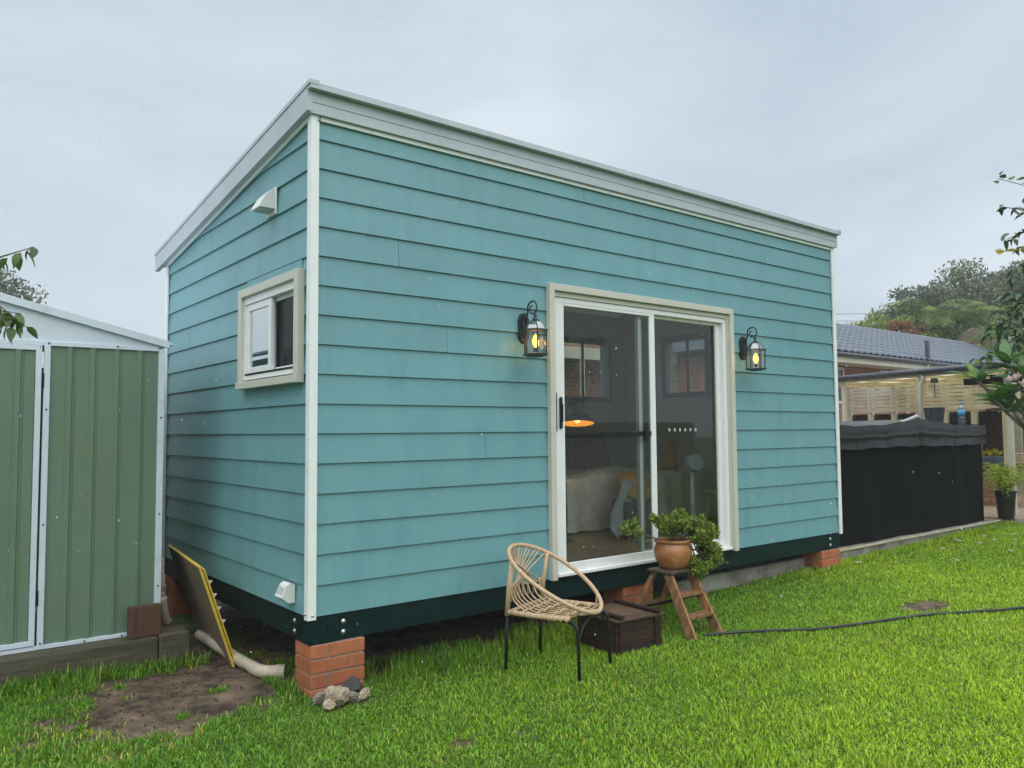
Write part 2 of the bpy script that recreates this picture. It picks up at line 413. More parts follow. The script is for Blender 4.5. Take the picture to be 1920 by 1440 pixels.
class MB:
    def __init__(self):
        self.v, self.f = [], []

    def add(self, vs, fs):
        o = len(self.v)
        self.v += [tuple(p) for p in vs]
        self.f += [tuple(i + o for i in f) for f in fs]
        return self

    def box(self, a, b, ch=0.0, M=None):
        """Axis-aligned box a..b with chamfered edges; M (Matrix) moves it."""
        x0, y0, z0 = a
        x1, y1, z1 = b
        if ch <= 0:
            vs = [(x0, y0, z0), (x1, y0, z0), (x1, y1, z0), (x0, y1, z0), (x0, y0, z1), (x1, y0, z1), (x1, y1, z1), (x0, y1, z1)]
            fs = [(0, 3, 2, 1), (4, 5, 6, 7), (0, 1, 5, 4), (1, 2, 6, 5), (2, 3, 7, 6), (3, 0, 4, 7)]
        else:
            bm = bmesh.new()
            bmesh.ops.create_cube(bm, size=1)
            for q in bm.verts:
                q.co = Vector((x0 + (q.co.x + .5) * (x1 - x0), y0 + (q.co.y + .5) * (y1 - y0), z0 + (q.co.z + .5) * (z1 - z0)))
            bmesh.ops.bevel(bm, geom=bm.edges[:], offset=ch, segments=1, affect='EDGES')
            bm.verts.index_update()
            vs = [q.co.copy() for q in bm.verts]
            fs = [tuple(q.index for q in f.verts) for f in bm.faces]
            bm.free()
        if M is not None:
            vs = [M @ Vector(q) for q in vs]
        return self.add(vs, fs)

    def bar(self, p, q, w, h, upv=(0, 0, 1), ch=0.0):
        """Rectangular bar from p to q, w across, h along upv."""
        p, q = Vector(p), Vector(q)
        d = (q - p)
        L = d.length
        d.normalize()
        s = d.cross(Vector(upv)).normalized()
        u = s.cross(d)
        M = Matrix(((d.x, s.x, u.x, p.x), (d.y, s.y, u.y, p.y), (d.z, s.z, u.z, p.z), (0, 0, 0, 1)))
        return self.box((0, -w / 2, -h / 2), (L, w / 2, h / 2), ch, M)

    def prism(self, poly, ext, axis='x'):
        """poly in the plane across axis; ext = (a, b) along it. axis x: poly (y,z); y: (x,z); z: (x,y)."""
        n = len(poly)
        vs = []
        for e in ext:
            for (a, b) in poly:
                vs.append({'x': (e, a, b), 'y': (a, e, b), 'z': (a, b, e)}[axis])
        fs = [tuple(range(n))[::-1], tuple(range(n, 2 * n))]
        for i in range(n):
            j = (i + 1) % n
            fs.append((i, j, n + j, n + i))
        return self.add(vs, fs)

    def tube(self, pts, r, n=8, closed=False, cap=True):
        pts = [Vector(p) for p in pts]
        N = len(pts)
        rr = r if callable(r) else (lambda t: r)
        vs, fs = [], []
        prev = None
        for i, p in enumerate(pts):
            if closed:
                t = pts[(i + 1) % N] - pts[i - 1]
            else:
                t = pts[min(i + 1, N - 1)] - pts[max(i - 1, 0)]
            t.normalize()
            if prev is None:
                a = Vector((0, 0, 1)) if abs(t.z) < 0.9 else Vector((1, 0, 0))
                prev = t.cross(a).normalized()
            u = (prev - t * prev.dot(t)).normalized()
            prev = u
            w = t.cross(u)
            q = rr(i / max(1, N - 1))
            for k in range(n):
                an = 2 * PI * k / n
                vs.append(p + u * (q * math.cos(an)) + w * (q * math.sin(an)))
        M = N if closed else N - 1
        for i in range(M):
            j = (i + 1) % N
            for k in range(n):
                k2 = (k + 1) % n
                fs.append((i * n + k, i * n + k2, j * n + k2, j * n + k))
        if cap and not closed:
            fs.append(tuple(range(n))[::-1])
            fs.append(tuple((N - 1) * n + k for k in range(n)))
        return self.add(vs, fs)

    def lathe(self, prof, c=(0, 0, 0), n=24, phase=0.0, wob=0.0):
        vs, fs = [], []
        for (r, z) in prof:
            for k in range(n):
                a = 2 * PI * k / n + phase
                vs.append((c[0] + r * math.cos(a), c[1] + r * math.sin(a), c[2] + z))
        for i in range(len(prof) - 1):
            for k in range(n):
                k2 = (k + 1) % n
                fs.append((i * n + k, i * n + k2, (i + 1) * n + k2, (i + 1) * n + k))
        fs.append(tuple(range(n))[::-1])
        fs.append(tuple((len(prof) - 1) * n + k for k in range(n)))
        return self.add(vs, fs)

    def blob(self, c, s, rough=0.0, seed=0, sub=2, M=None):
        """Icosphere scaled to s and roughened: stones, cushions."""
        bm = bmesh.new()
        bmesh.ops.create_icosphere(bm, subdivisions=sub, radius=1)
        rr = random.Random(seed)
        dirs = [(Vector((rr.gauss(0, 1), rr.gauss(0, 1), rr.gauss(0, 1))).normalized(), rr.uniform(0.45, 0.9)) for _ in range(15)]
        bm.verts.index_update()
        vs = []
        for q in bm.verts:
            p = q.co.normalized()
            k = 1.0
            if rough > 0:
                for d, h in dirs:                      # cut by planes: faceted rock
                    dd = p.dot(d)
                    if dd > h * 0.999:
                        k = min(k, h / dd)
                k *= 1 + rr.uniform(-rough, rough) * 0.25
            p = p * k
            p = Vector((p.x * s[0], p.y * s[1], p.z * s[2]))
            if M is not None:
                p = M @ p
            vs.append(p + Vector(c))
        fs = [tuple(q.index for q in f.verts) for f in bm.faces]
        bm.free()
        return self.add(vs, fs)

    def build(self, name, material, parent=None, smooth=False, kind=None, auto=None):
        o0 = ORG.get(parent.name, Vector((0, 0, 0))) if parent else Vector((0, 0, 0))
        me = bpy.data.meshes.new(name)
        me.from_pydata([tuple(Vector(p) - o0) for p in self.v], [], self.f)
        me.validate()
        bm = bmesh.new()
        bm.from_mesh(me)
        bmesh.ops.recalc_face_normals(bm, faces=bm.faces)
        bm.to_mesh(me)
        bm.free()
        me.materials.append(MATS[material])
        if smooth:
            me.polygons.foreach_set('use_smooth', [True] * len(me.polygons))
            if auto is not None:
                me.set_sharp_from_angle(angle=R(auto))
        o = bpy.data.objects.new(name, me)
        col.objects.link(o)
        if parent:
            o.parent = parent
        ORG[o.name] = o0
        if kind:
            o['kind'] = kind
        return o


def tag(o, label, cat=None, group=None, kind=None):
    o['label'] = label
    if cat:
        o['category'] = cat
    if group:
        o['group'] = group
    if kind:
        o['kind'] = kind
    return o


def thing(name, loc, label, cat, group=None):
    o = bpy.data.objects.new(name, None)
    o.empty_display_size = 0.1
    o.location = loc
    col.objects.link(o)
    ORG[o.name] = Vector(loc)
    return tag(o, label, cat, group)


def one(mb, name, material, label, cat, loc=None, group=None, smooth=False, auto=None):
    """A thing that is one mesh, its origin at loc."""
    loc = Vector(loc) if loc is not None else Vector((0, 0, 0))
    mb.v = [tuple(Vector(p) - loc) for p in mb.v]
    o = mb.build(name, material, None, smooth, auto=auto)
    o.location = loc
    ORG[o.name] = loc
    return tag(o, label, cat, group)


def share(name, me, parent, M):
    """A piece that shares mesh data; M is its world matrix (parent is an unrotated Empty or mesh)."""
    o = bpy.data.objects.new(name, me)
    col.objects.link(o)
    o.parent = parent
    M = M.copy()
    M.translation = M.translation - ORG[parent.name]
    o.matrix_basis = M
    ORG[o.name] = ORG[parent.name]
    return o


def np_mesh(name, V, F, material, parent=None, tint=None, kind=None, smooth=False):
    """Mesh from numpy arrays; F is (n,3) or (n,4); tint is per-vertex rgb."""
    o0 = np.array(ORG.get(parent.name, Vector((0, 0, 0)))) if parent else np.zeros(3)
    me = bpy.data.meshes.new(name)
    k = F.shape[1]
    me.vertices.add(len(V))
    me.vertices.foreach_set('co', (V - o0).astype(np.float32).ravel())
    me.loops.add(F.size)
    me.loops.foreach_set('vertex_index', F.astype(np.int32).ravel())
    me.polygons.add(len(F))
    me.polygons.foreach_set('loop_start', np.arange(0, F.size, k, dtype=np.int32))
    me.polygons.foreach_set('loop_total', np.full(len(F), k, dtype=np.int32))
    if smooth:
        me.polygons.foreach_set('use_smooth', np.ones(len(F), dtype=bool))
    me.update(calc_edges=True)
    if tint is not None:
        at = me.color_attributes.new('tint', 'FLOAT_COLOR', 'POINT')
        rgba = np.ones((len(V), 4), dtype=np.float32)
        rgba[:, :3] = tint
        at.data.foreach_set('color', rgba.ravel())
    me.materials.append(MATS[material])
    o = bpy.data.objects.new(name, me)
    col.objects.link(o)
    if parent:
        o.parent = parent
    ORG[o.name] = Vector(o0)
    if kind:
        o['kind'] = kind
    return o


# smooth value noise for masks and bumps
_G = rng.random((256, 256))


def vnoise(x, y, s):
    x, y = np.asarray(x) * s + 1000.3, np.asarray(y) * s + 1000.7
    xi, yi = np.floor(x).astype(int), np.floor(y).astype(int)
    fx, fy = x - xi, y - yi
    fx, fy = fx * fx * (3 - 2 * fx), fy * fy * (3 - 2 * fy)
    g = lambda a, b: _G[a % 256, b % 256]
    return (g(xi, yi) * (1 - fx) + g(xi + 1, yi) * fx) * (1 - fy) + (g(xi, yi + 1) * (1 - fx) + g(xi + 1, yi + 1) * fx) * fy


def gz(x, y=0.0):
    """Ground height: the lawn rises gently to the right, and dips a little by the shed."""
    x, y = np.asarray(x, float), np.asarray(y, float)
    z = -0.475 + 0.0186 * np.clip(x, 0, 11)
    z = z - 0.045 * np.clip(1 - np.hypot((x + 0.3) / 0.9, (y - 1.5) / 0.9), 0, 1)
    return z + 0.014 * (vnoise(x, y, 1.3) - 0.5) + 0.008 * (vnoise(x, y, 4.0) - 0.5)


def gzf(x, y=0.0):
    return float(gz(x, y))


def bare(x, y):
    """0 = thick lawn, 1 = bare soil."""
    x, y = np.asarray(x, float), np.asarray(y, float)
    n = vnoise(x, y, 3.1) * 0.6 + vnoise(x, y, 9.0) * 0.4
    # worn patch between shed and tiny house
    u = (x + 0.50) * 0.94 + (y - 0.66) * 0.34
    v = -(x + 0.50) * 0.34 + (y - 0.66) * 0.94
    d1 = 1.42 - np.hypot(u / 0.66, v / 0.47)
    d2 = 2.0 - np.hypot((x - 4.80) / 0.16, (y + 1.36) / 0.095)
    d3 = 1.5 - np.hypot((x - 0.31) / 0.07, (y + 1.11) / 0.05)
    d4 = 0.8 - np.hypot((x - 0.62) / 0.06, (y + 1.21) / 0.05)
    house = np.minimum(np.minimum(x - 0.05, 5.9 - x), y - 0.16) * 1.6  # bare earth under the house, carried forward to stand for shade there
    d5 = np.minimum(np.minimum(x + 0.42, 0.1 - x), y - 0.7) * 3.0
    d = np.maximum.reduce([d1 * 0.8, d2, d3, d4, house, d5])
    tuft = (vnoise(x, y, 6.5) > .87) * 1.2
    return np.clip((d - tuft * (y > -.3) * (x < .1) + (n - 0.5) * 1.25) * 2.6, 0, 1)


# ------------------------------------------------------------------ ground
gx = np.concatenate([[-118, -50, -20, -10, -6], np.arange(-4.0, 13.01, 0.06), [15, 20, 30, 50, 90, 118]])
gy = np.concatenate([[-118, -40, -15, -8, -6], np.arange(-4.6, 4.01, 0.06), [6, 9, 14, 25, 50, 118]])
X, Y = np.meshgrid(gx, gy)
Z = gz(X, Y)
B = bare(X, Y)
Z = Z - 0.012 * B * (1 - 0.7 * vnoise(X, Y, 7)) + 0.010 * B * (vnoise(X, Y, 14) - 0.5)
V = np.stack([X.ravel(), Y.ravel(), Z.ravel()], 1)
nx, ny = len(gx), len(gy)
ii, jj = np.meshgrid(np.arange(nx - 1), np.arange(ny - 1))
a0 = (jj * nx + ii).ravel()
F = np.stack([a0, a0 + 1, a0 + nx + 1, a0 + nx], 1)
gm = bpy.data.materials.new('ground')
gm.use_nodes = True
n, l = gm.node_tree.nodes, gm.node_tree.links
bs = n['Principled BSDF']
bs.inputs['Roughness'].default_value = 0.95
bs.inputs['Specular IOR Level'].default_value = 0.25
tc = n.new('ShaderNodeTexCoord')
at = n.new('ShaderNodeAttribute')
at.attribute_name = 'tint'
n1 = n.new('ShaderNodeTexNoise')
n1.inputs['Scale'].default_value = 5.0
n1.inputs['Detail'].default_value = 8
n1.inputs['Roughness'].default_value = 0.7
l.new(tc.outputs['Object'], n1.inputs['Vector'])
soil = n.new('ShaderNodeValToRGB')
soil.color_ramp.elements[0].position = 0.38
soil.color_ramp.elements[0].color = (0.040, 0.031, 0.023, 1)
soil.color_ramp.elements[1].position = 0.66
soil.color_ramp.elements[1].color = (0.235, 0.172, 0.115, 1)
l.new(n1.outputs['Fac'], soil.inputs['Fac'])
turf = n.new('ShaderNodeValToRGB')
turf.color_ramp.elements[0].position = 0.35
turf.color_ramp.elements[0].color = (0.035, 0.060, 0.010, 1)
turf.color_ramp.elements[1].position = 0.7
turf.color_ramp.elements[1].color = (0.090, 0.155, 0.020, 1)
n2 = n.new('ShaderNodeTexNoise')
n2.inputs['Scale'].default_value = 22.0
n2.inputs['Detail'].default_value = 6
l.new(tc.outputs['Object'], n2.inputs['Vector'])
l.new(n2.outputs['Fac'], turf.inputs['Fac'])
mx = n.new('ShaderNodeMixRGB')
sp = n.new('ShaderNodeSeparateColor')
l.new(at.outputs['Color'], sp.inputs[0])
l.new(sp.outputs[0], mx.inputs[0])
l.new(turf.outputs['Color'], mx.inputs[1])
l.new(soil.outputs['Color'], mx.inputs[2])
l.new(mx.outputs['Color'], bs.inputs['Base Color'])
n3 = n.new('ShaderNodeTexNoise')
n3.inputs['Scale'].default_value = 55.0
n3.inputs['Detail'].default_value = 6
l.new(tc.outputs['Object'], n3.inputs['Vector'])
bp = n.new('ShaderNodeBump')
bp.inputs['Strength'].default_value = 0.9
bp.inputs['Distance'].default_value = 0.02
l.new(n3.outputs['Fac'], bp.inputs['Height'])
l.new(bp.outputs['Normal'], bs.inputs['Normal'])
MATS['ground'] = gm
ground = np_mesh('ground', V, F, 'ground', tint=np.repeat(B.ravel()[:, None], 3, 1), kind='structure', smooth=True)
tag(ground, 'green back lawn with worn earth beside the shed', kind='structure')

# concrete slab edge under the house and the patio beyond
SLAB = -0.245
mb = MB().box((3.45, 0.20, -0.62), (5.93, 3.2, -0.252), 0.006)
tag(mb.build('concrete_slab', 'concrete'), 'weathered concrete footing running under the teal house', kind='structure')
mb = MB().box((5.936, 0.20, -0.60), (10.6, 3.2, SLAB), 0.006)
mb.box((10.605, -0.12, -0.60), (34, 12, SLAB - 0.004), 0.006)
pv = mb.build('patio', 'concrete')
tag(pv, 'concrete patio base beside the lawn', kind='structure')
k = 0
for ix in range(16):                                  # pavers of the patio that show
    for iy in range(12):
        x0, y0 = 10.75 + ix * 0.42, 0.02 + iy * 0.42
        MB().box((x0, y0, SLAB - 0.01), (x0 + 0.41, y0 + 0.41, SLAB + 0.022 + random.uniform(-.002, .002)), 0.005).build('paver', 'paving', pv)
MB().box((6.0, 0.175, SLAB - .012), (10.60, 0.197, SLAB + 0.010), 0.003).build('edging_strip', 'pale_timber', pv)

# ------------------------------------------------------------------ tiny house
W, D, E = 5.935, 3.077, 0.18
house = thing('tiny_house', (0, 0, 0), 'teal weatherboard tiny house raised on brick piers', 'tiny house')
ROOFZ = lambda y: 3.022 - 0.1305 * y          # underside line of the bargeboard
DX0, DX1, DZ1 = 1.93, 4.06, 2.13              # door opening
WY0, WY1, WZ0, WZ1 = 0.15, 1.085, 1.44, 2.045  # side window opening
RY0, RY1, RZ0, RZ1 = 1.58, 2.24, 1.53, 2.22   # window in the far end wall
BX0, BX1, BZ0, BZ1 = 4.66, 5.52, 1.50, 2.24   # window in the back wall
T0, T1 = 0.022, 0.13                          # wall core
c = MB()
c.box((T0, T0, 0.0), (DX0, T1, 3.0)).box((DX1, T0, 0.0), (W - T0, T1, 3.0)).box((DX0, T0, DZ1), (DX1, T1, 3.0))
c.build('front_wall', 'room_wall', house)
c = MB()
c.box((T0, T1, 0), (T1, WY0, 2.93)).box((T0, WY0, 0), (T1, WY1, WZ0)).box((T0, WY0, WZ1), (T1, WY1, 2.86))
c.prism([(WY1, 0), (D - T1, 0), (D - T1, ROOFZ(D)), (WY1, ROOFZ(WY1) - 0.03)], (T0, T1), 'x')
c.build('side_wall', 'room_wall', house)
c = MB()
c.box((W - T1, T1, 0), (W - T0, RY0, 2.80)).box((W - T1, RY0, 0), (W - T0, RY1, RZ0)).box((W - T1, RY0, RZ1), (W - T0, RY1, 2.72))
c.box((W - T1, RY1, 0), (W - T0, D - T1, 2.60))
c.build('side_wall', 'room_wall', house)
c = MB()
c.box((T0, D - T1, 0), (BX0, D - T0, 2.6)).box((BX1, D - T1, 0), (W - T0, D - T0, 2.6))
c.box((BX0, D - T1, 0), (BX1, D - T0, BZ0)).box((BX0, D - T1, BZ1), (BX1, D - T0, 2.6))
c.build('back_wall', 'room_wall', house)
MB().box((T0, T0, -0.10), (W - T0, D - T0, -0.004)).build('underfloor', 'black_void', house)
for k in range(17):                                   # timber floor boards inside
    y0 = T1 + 0.002 + k * 0.164
    MB().box((T1, y0, -0.003), (W - T1, y0 + 0.162, 0.03 + random.uniform(0, .001)), 0.002).build('floor_board', 'room_floor', house)
# door and window openings in the cladding rows
EPS = 0.0015


def board(poly, plane):
    """A weatherboard from a polygon (s,z) on the front (plane='y') or the end wall (plane='x'); proud at its foot."""
    z0 = math.floor(min(p[1] for p in poly) / E + 1e-6) * E
    outp = []
    for (s, z) in poly:
        off = 0.014 * (z - z0) / E
        outp.append((s, z, off))
    vs, nn = [], len(poly)
    for (s, z, off) in outp:
        vs.append((s, off, z) if plane == 'y' else (off, s, z))
    for (s, z, off) in outp:
        vs.append((s, T0 - 0.001, z) if plane == 'y' else (T0 - 0.001, s, z))
    fs = [tuple(range(nn)), tuple(range(nn, 2 * nn))[::-1]]
    for i in range(nn):
        j = (i + 1) % nn
        fs.append((i, j, nn + j, nn + i))
    MB().add(vs, fs).build('weatherboard', 'teal_paint', house)


FJ = {12: [0.604], 16: [2.274], 14: [3.1], 9: [0.98], 5: [1.3], 3: [4.9], 13: [4.4], 15: [4.8], 7: [5.2]}
for r in range(17):
    z0, z1 = r * E, min((r + 1) * E - EPS, 3.012)
    segs = [(0.037, W - 0.037)]
    if z1 < DZ1 + 0.05:
        segs = [(0.037, DX0 - 0.002), (DX1 + 0.002, W - 0.037)]
    elif z0 < DZ1:
        segs = [(0.037, DX0 - 0.002), (DX0 - 0.0005, DX1 + 0.0005), (DX1 + 0.002, W - 0.037)]
    res = []
    for (a, b) in segs:
        cuts = [a] + [q for q in FJ.get(r, []) if a < q < b] + [b]
        for q in range(len(cuts) - 1):
            res.append((cuts[q] + (0.0028 if q else 0), cuts[q + 1]))
    for (a, b) in res:
        zz0 = z0
        if abs(a - (DX0 - 0.0005)) < 1e-6 and z0 < DZ1:
            zz0 = DZ1
            # short filler above the door head keeps the row's own slope
            off = lambda z: 0.014 * (z - z0) / E
            vs = [(a, off(zz0), zz0), (b, off(zz0), zz0), (b, off(z1), z1), (a, off(z1), z1), (a, T0 - .001, zz0), (b, T0 - .001, zz0), (b, T0 - .001, z1), (a, T0 - .001, z1)]
            MB().add(vs, [(0, 1, 2, 3), (7, 6, 5, 4), (0, 4, 5, 1), (1, 5, 6, 2), (2, 6, 7, 3), (3, 7, 4, 0)]).build('weatherboard', 'teal_paint', house)
            continue
        board([(a, z0), (b, z0), (b, z1), (a, z1)], 'y')
SJ = {12: [1.322], 10: [2.436], 14: [1.9], 8: [1.252], 6: [2.1], 2: [1.4]}
for r in range(17):
    z0, z1 = r * E, (r + 1) * E - EPS
    segs = [(0.037, D - 0.037)]
    if WZ0 < z1 and z0 < WZ1:
        segs = [(0.037, WY0), (WY1, D - 0.037)]
    for (a, b) in segs:
        cuts = [a] + [q for q in SJ.get(r, []) if a < q < b] + [b]
        for q in range(len(cuts) - 1):
            s0, s1 = cuts[q] + (0.0028 if q else 0), cuts[q + 1]
            # clip by the roof line
            yc = lambda z: (3.016 - z) / 0.1305
            if ROOFZ(s0) - 0.006 <= z0:
                continue
            top = [(s1, min(z1, ROOFZ(s1) - 0.006)), (s0, min(z1, ROOFZ(s0) - 0.006))]
            if ROOFZ(s1) - 0.006 <= z0:
                y_end = min(s1, yc(z0))
                poly = [(s0, z0), (y_end, z0)]
                yk = yc(z1)
                if s0 < yk < y_end:
                    poly += [(yk, z1)]
                poly += [(s0, min(z1, ROOFZ(s0) - 0.006))]
            else:
                poly = [(s0, z0), (s1, z0), top[0]]
                yk = yc(z1)
                if s0 < yk < s1:
                    poly += [(yk, z1)]
                poly += [top[1]]
            board(poly, 'x')
# fill of cladding round the side window: strips above and below inside the cut rows
for (za, zb) in ((WZ0 - 0.01 - (WZ0 - 0.01) % E, WZ0), (WZ1, WZ1 + E - WZ1 % E - EPS)):
    off = 0.004
    if zb - za > 0.004:
        MB().box((off, WY0 + 0.001, za), (T0 - 0.001, WY1 - 0.001, zb)).build('weatherboard', 'teal_paint', house)
# the two unseen walls carry plain cladding too
for r in range(17):
    z0 = r * E
    z1 = z0 + E - EPS
    if z1 < 2.8:
        segs = [(0.037, D - 0.037)] if not (RZ0 < z1 and z0 < RZ1) else [(0.037, RY0), (RY1, D - 0.037)]
        for (a, b) in segs:
            zt = min(z1, ROOFZ(b) - 0.01)
            if zt > z0:
                MB().box((W - T0 + 0.001, a, z0), (W, b, zt)).build('weatherboard', 'teal_paint', house)
    if z1 < 2.61:
        segs = [(0.037, W - 0.037)] if not (BZ0 < z1 and z0 < BZ1) else [(0.037, BX0), (BX1, W - 0.037)]
        for (a, b) in segs:
            MB().box((a, D - T0 + 0.001, z0), (b, D, z1)).build('weatherboard', 'teal_paint', house)
# corner trims
P_ = 0.014


def corner(x, y, sx, sy, zt, name='corner_trim'):
    L_ = 0.052
    t = 0.013
    pts = [(0, 0), (L_, 0), (L_, t), (t, t), (t, L_), (0, L_)]
    poly = [(x + sx * a, y + sy * b) for a, b in pts]
    return MB().prism(poly, (-0.016, zt), 'z').build(name, 'white_trim', house)


corner(-P_, -P_, 1, 1, 3.018)
corner(W + P_, -P_, -1, 1, 3.018)
corner(-P_, D + P_, 1, -1, ROOFZ(D) - 0.004)
corner(W + P_, D + P_, -1, -1, ROOFZ(D) - 0.004)
# roof: sheeting, fascia, cap flashing and barge boards
ry = lambda y: 3.165 - 0.1305 * y
MB().prism([(-0.03, ry(0) - 0.10), (3.30, ry(3.30) - 0.10), (3.30, ry(3.30) - 0.02), (-0.03, ry(-0.03) - 0.02)], (0.0, W), 'x').build('roof', 'roof_metal', house)
MB().box((-0.030, -0.034, 3.016), (W + 0.022, -0.016, 3.082), 0.002).build('fascia_board', 'grey_fascia', house)
MB().box((-0.030, -0.036, 3.084), (W + 0.022, -0.016, 3.152), 0.002).build('fascia_board', 'grey_fascia', house)
MB().box((0.048, -0.012, 2.988), (W - 0.048, 0.001, 3.018), 0.002).build('soffit_bead', 'white_trim', house)
MB().prism([(-0.080, 3.154), (-0.080, 3.192), (-0.074, 3.198), (0.25, 3.198 - 0.0425), (0.25, 3.154 - 0.045), (-0.03, 3.154)],
           (-0.050, W + 0.054), 'x').build('roof_flashing', 'grey_fascia', house)
for (xa, xb, sgn) in ((-0.052, -0.016, 1), (W + 0.016, W + 0.050, -1)):
    MB().prism([(-0.037, ROOFZ(-0.037)), (3.315, ROOFZ(3.315)), (3.315, ROOFZ(3.315) + 0.143), (-0.037, ROOFZ(-0.037) + 0.143)],
               (xa, xb), 'x').build('barge_board', 'grey_fascia', house)
    MB().prism([(-0.083, ROOFZ(-0.083) + 0.145), (3.325, ROOFZ(3.325) + 0.145), (3.325, ROOFZ(3.325) + 0.171), (-0.083, ROOFZ(-0.083) + 0.171)],
               (xa - 0.006 if sgn > 0 else xa - 0.02, xb + 0.02 if sgn > 0 else xb + 0.006), 'x').build('barge_flashing', 'grey_fascia', house)
    xa2, xb2 = (-0.014, -0.001) if sgn > 0 else (W + 0.001, W + 0.014)
    MB().prism([(0.05, ROOFZ(0.05) - 0.026), (3.02, ROOFZ(3.02) - 0.026), (3.02, ROOFZ(3.02) + 0.02), (0.05, ROOFZ(0.05) + 0.02)],
               (xa2, xb2), 'x').build('barge_bead', 'white_trim', house)
# steel chassis
CH = -0.161
MB().box((0.012, 0.008, CH), (W - 0.012, 0.07, -0.006), 0.003).build('chassis_beam', 'green_steel', house)
MB().box((0.010, 0.072, CH), (0.07, D - 0.01, -0.006), 0.003).build('chassis_beam', 'green_steel', house)
MB().box((W - 0.07, 0.072, CH), (W - 0.012, D - 0.01, -0.006), 0.003).build('chassis_beam', 'green_steel', house)
MB().box((0.072, D - 0.07, CH), (W - 0.072, D - 0.012, -0.006), 0.003).build('chassis_beam', 'green_steel', house)
for k in range(4):
    x = 1.2 + k * 1.15
    MB().box((x, 0.072, CH + 0.02), (x + 0.05, D - 0.072, -0.102)).build('chassis_joist', 'green_steel', house)


def hole_plate(c0, u, v, nrm, w, h, hw, hh, name, m_):
    """Corner plate with an octagonal slot: rectangle w x h, slot half sizes hw, hh."""
    c0, u, v, nrm = Vector(c0), Vector(u), Vector(v), Vector(nrm)
    rect = [(-w, -h), (0, -h), (w, -h), (w, 0), (w, h), (0, h), (-w, h), (-w, 0)]
    octo = [(-hw * .7, -hh), (0, -hh), (hw * .7, -hh), (hw, 0), (hw * .7, hh), (0, hh), (-hw * .7, hh), (-hw, 0)]
    octo = [(-hw * .75, -hh * .8), (0, -hh), (hw * .75, -hh * .8), (hw, 0), (hw * .75, hh * .8), (0, hh), (-hw * .75, hh * .8), (-hw, 0)]
    vs = [c0 + u * a + v * b for a, b in rect] + [c0 + u * a + v * b for a, b in octo] + [c0 + u * a + v * b - nrm * 0.03 for a, b in octo]
    vs += [c0 + u * a + v * b - nrm * 0.006 for a, b in rect]
    fs = []
    for i in range(8):
        j = (i + 1) % 8
        fs += [(i, j, 8 + j, 8 + i), (8 + i, 8 + j, 16 + j, 16 + i), (i, 24 + i, 24 + j, j)]
    fs.append(tuple(range(16, 24)))
    return MB().add(vs, fs).build(name, m_, house)


hole_plate((0.10, -0.001, -0.0835), (1, 0, 0), (0, 0, 1), (0, -1, 0), 0.094, 0.077, 0.022, 0.034, 'corner_casting', 'green_steel')
hole_plate((0.001, 0.10, -0.0835), (0, 1, 0), (0, 0, 1), (-1, 0, 0), 0.094, 0.077, 0.022, 0.034, 'corner_casting', 'green_steel')


def bolt(c0, nrm, r=0.011):
    nrm = Vector(nrm)
    q = Vector((0, 0, 1)).rotation_difference(nrm).to_matrix()
    b = MB().lathe([(r * 1.5, 0), (r * 1.5, 0.002), (r, 0.0021), (r * .95, 0.006), (r * .5, 0.010), (0.001, 0.0105)], n=10)
    b.v = [q @ Vector(p) + Vector(c0) for p in b.v]
    b.build('bolt', 'bolt_steel', house, smooth=True)


for z in (-0.056, -0.118):
    bolt((0.225, 0.007, z), (0, -1, 0))
    bolt((0.009, 0.225, z), (-1, 0, 0))
    bolt((W - 0.20, 0.007, z), (0, -1, 0))
bolt((0.03 - P_, -P_ - 0.0005, 0.012), (0, -1, 0), 0.006)
bolt((0.035, -P_ - 0.0005, 2.99), (0, -1, 0), 0.006)
bolt((-P_ - .0005, 0.02, 0.02), (-1, 0, 0), 0.008)

# sliding door
door = MB()
a0, a1, zt = 1.872, 4.120, 2.190
A_ = 0.052
door.box((a0, -0.040, -0.012), (a0 + A_, 0.006, zt), 0.003)
door.box((a1 - A_, -0.040, -0.012), (a1, 0.006, zt), 0.003)
door.box((a0 + A_, -0.040, zt - A_), (a1 - A_, 0.006, zt), 0.003)
arch = door.build('door_architrave', 'cream_trim', house)
rv = MB()
rv.box((a0 + A_ - .004, -0.012, 0.0), (DX0 + 0.012, 0.10, DZ1 + 0.005)).box((DX1 - 0.012, -0.012, 0.0), (a1 - A_ + .004, 0.10, DZ1 + 0.005)).box((DX0 + 0.012, -0.012, DZ1 - 0.03), (DX1 - 0.012, 0.10, DZ1 + 0.005))
rv.build('door_reveal', 'cream_trim', house)
fr = MB()
fx0, fx1, fz1 = DX0 + 0.013, DX1 - 0.013, DZ1 - 0.032
fr.box((fx0, 0.000, 0.030), (fx0 + 0.030, 0.098, fz1), 0.002).box((fx1 - 0.045, 0.000, 0.030), (fx1, 0.098, fz1), 0.002)
fr.box((fx0 + .030, 0.000, fz1 - 0.040), (fx1 - .045, 0.098, fz1), 0.002)
fr.box((fx0, -0.022, 0.004), (fx1, 0.098, 0.029), 0.003)
dframe = fr.build('door_frame', 'white_metal', house)
MB().box((DX0, -0.020, -0.004), (DX1, 0.006, 0.003)).build('door_sill_shadow_strip', 'black_steel', house)
for k in range(3):
    MB().box((fx0 + .03, 0.004 + k * 0.032, 0.029), (fx1 - .045, 0.012 + k * 0.032, 0.040), 0.001).build('sill_track', 'white_metal', dframe)


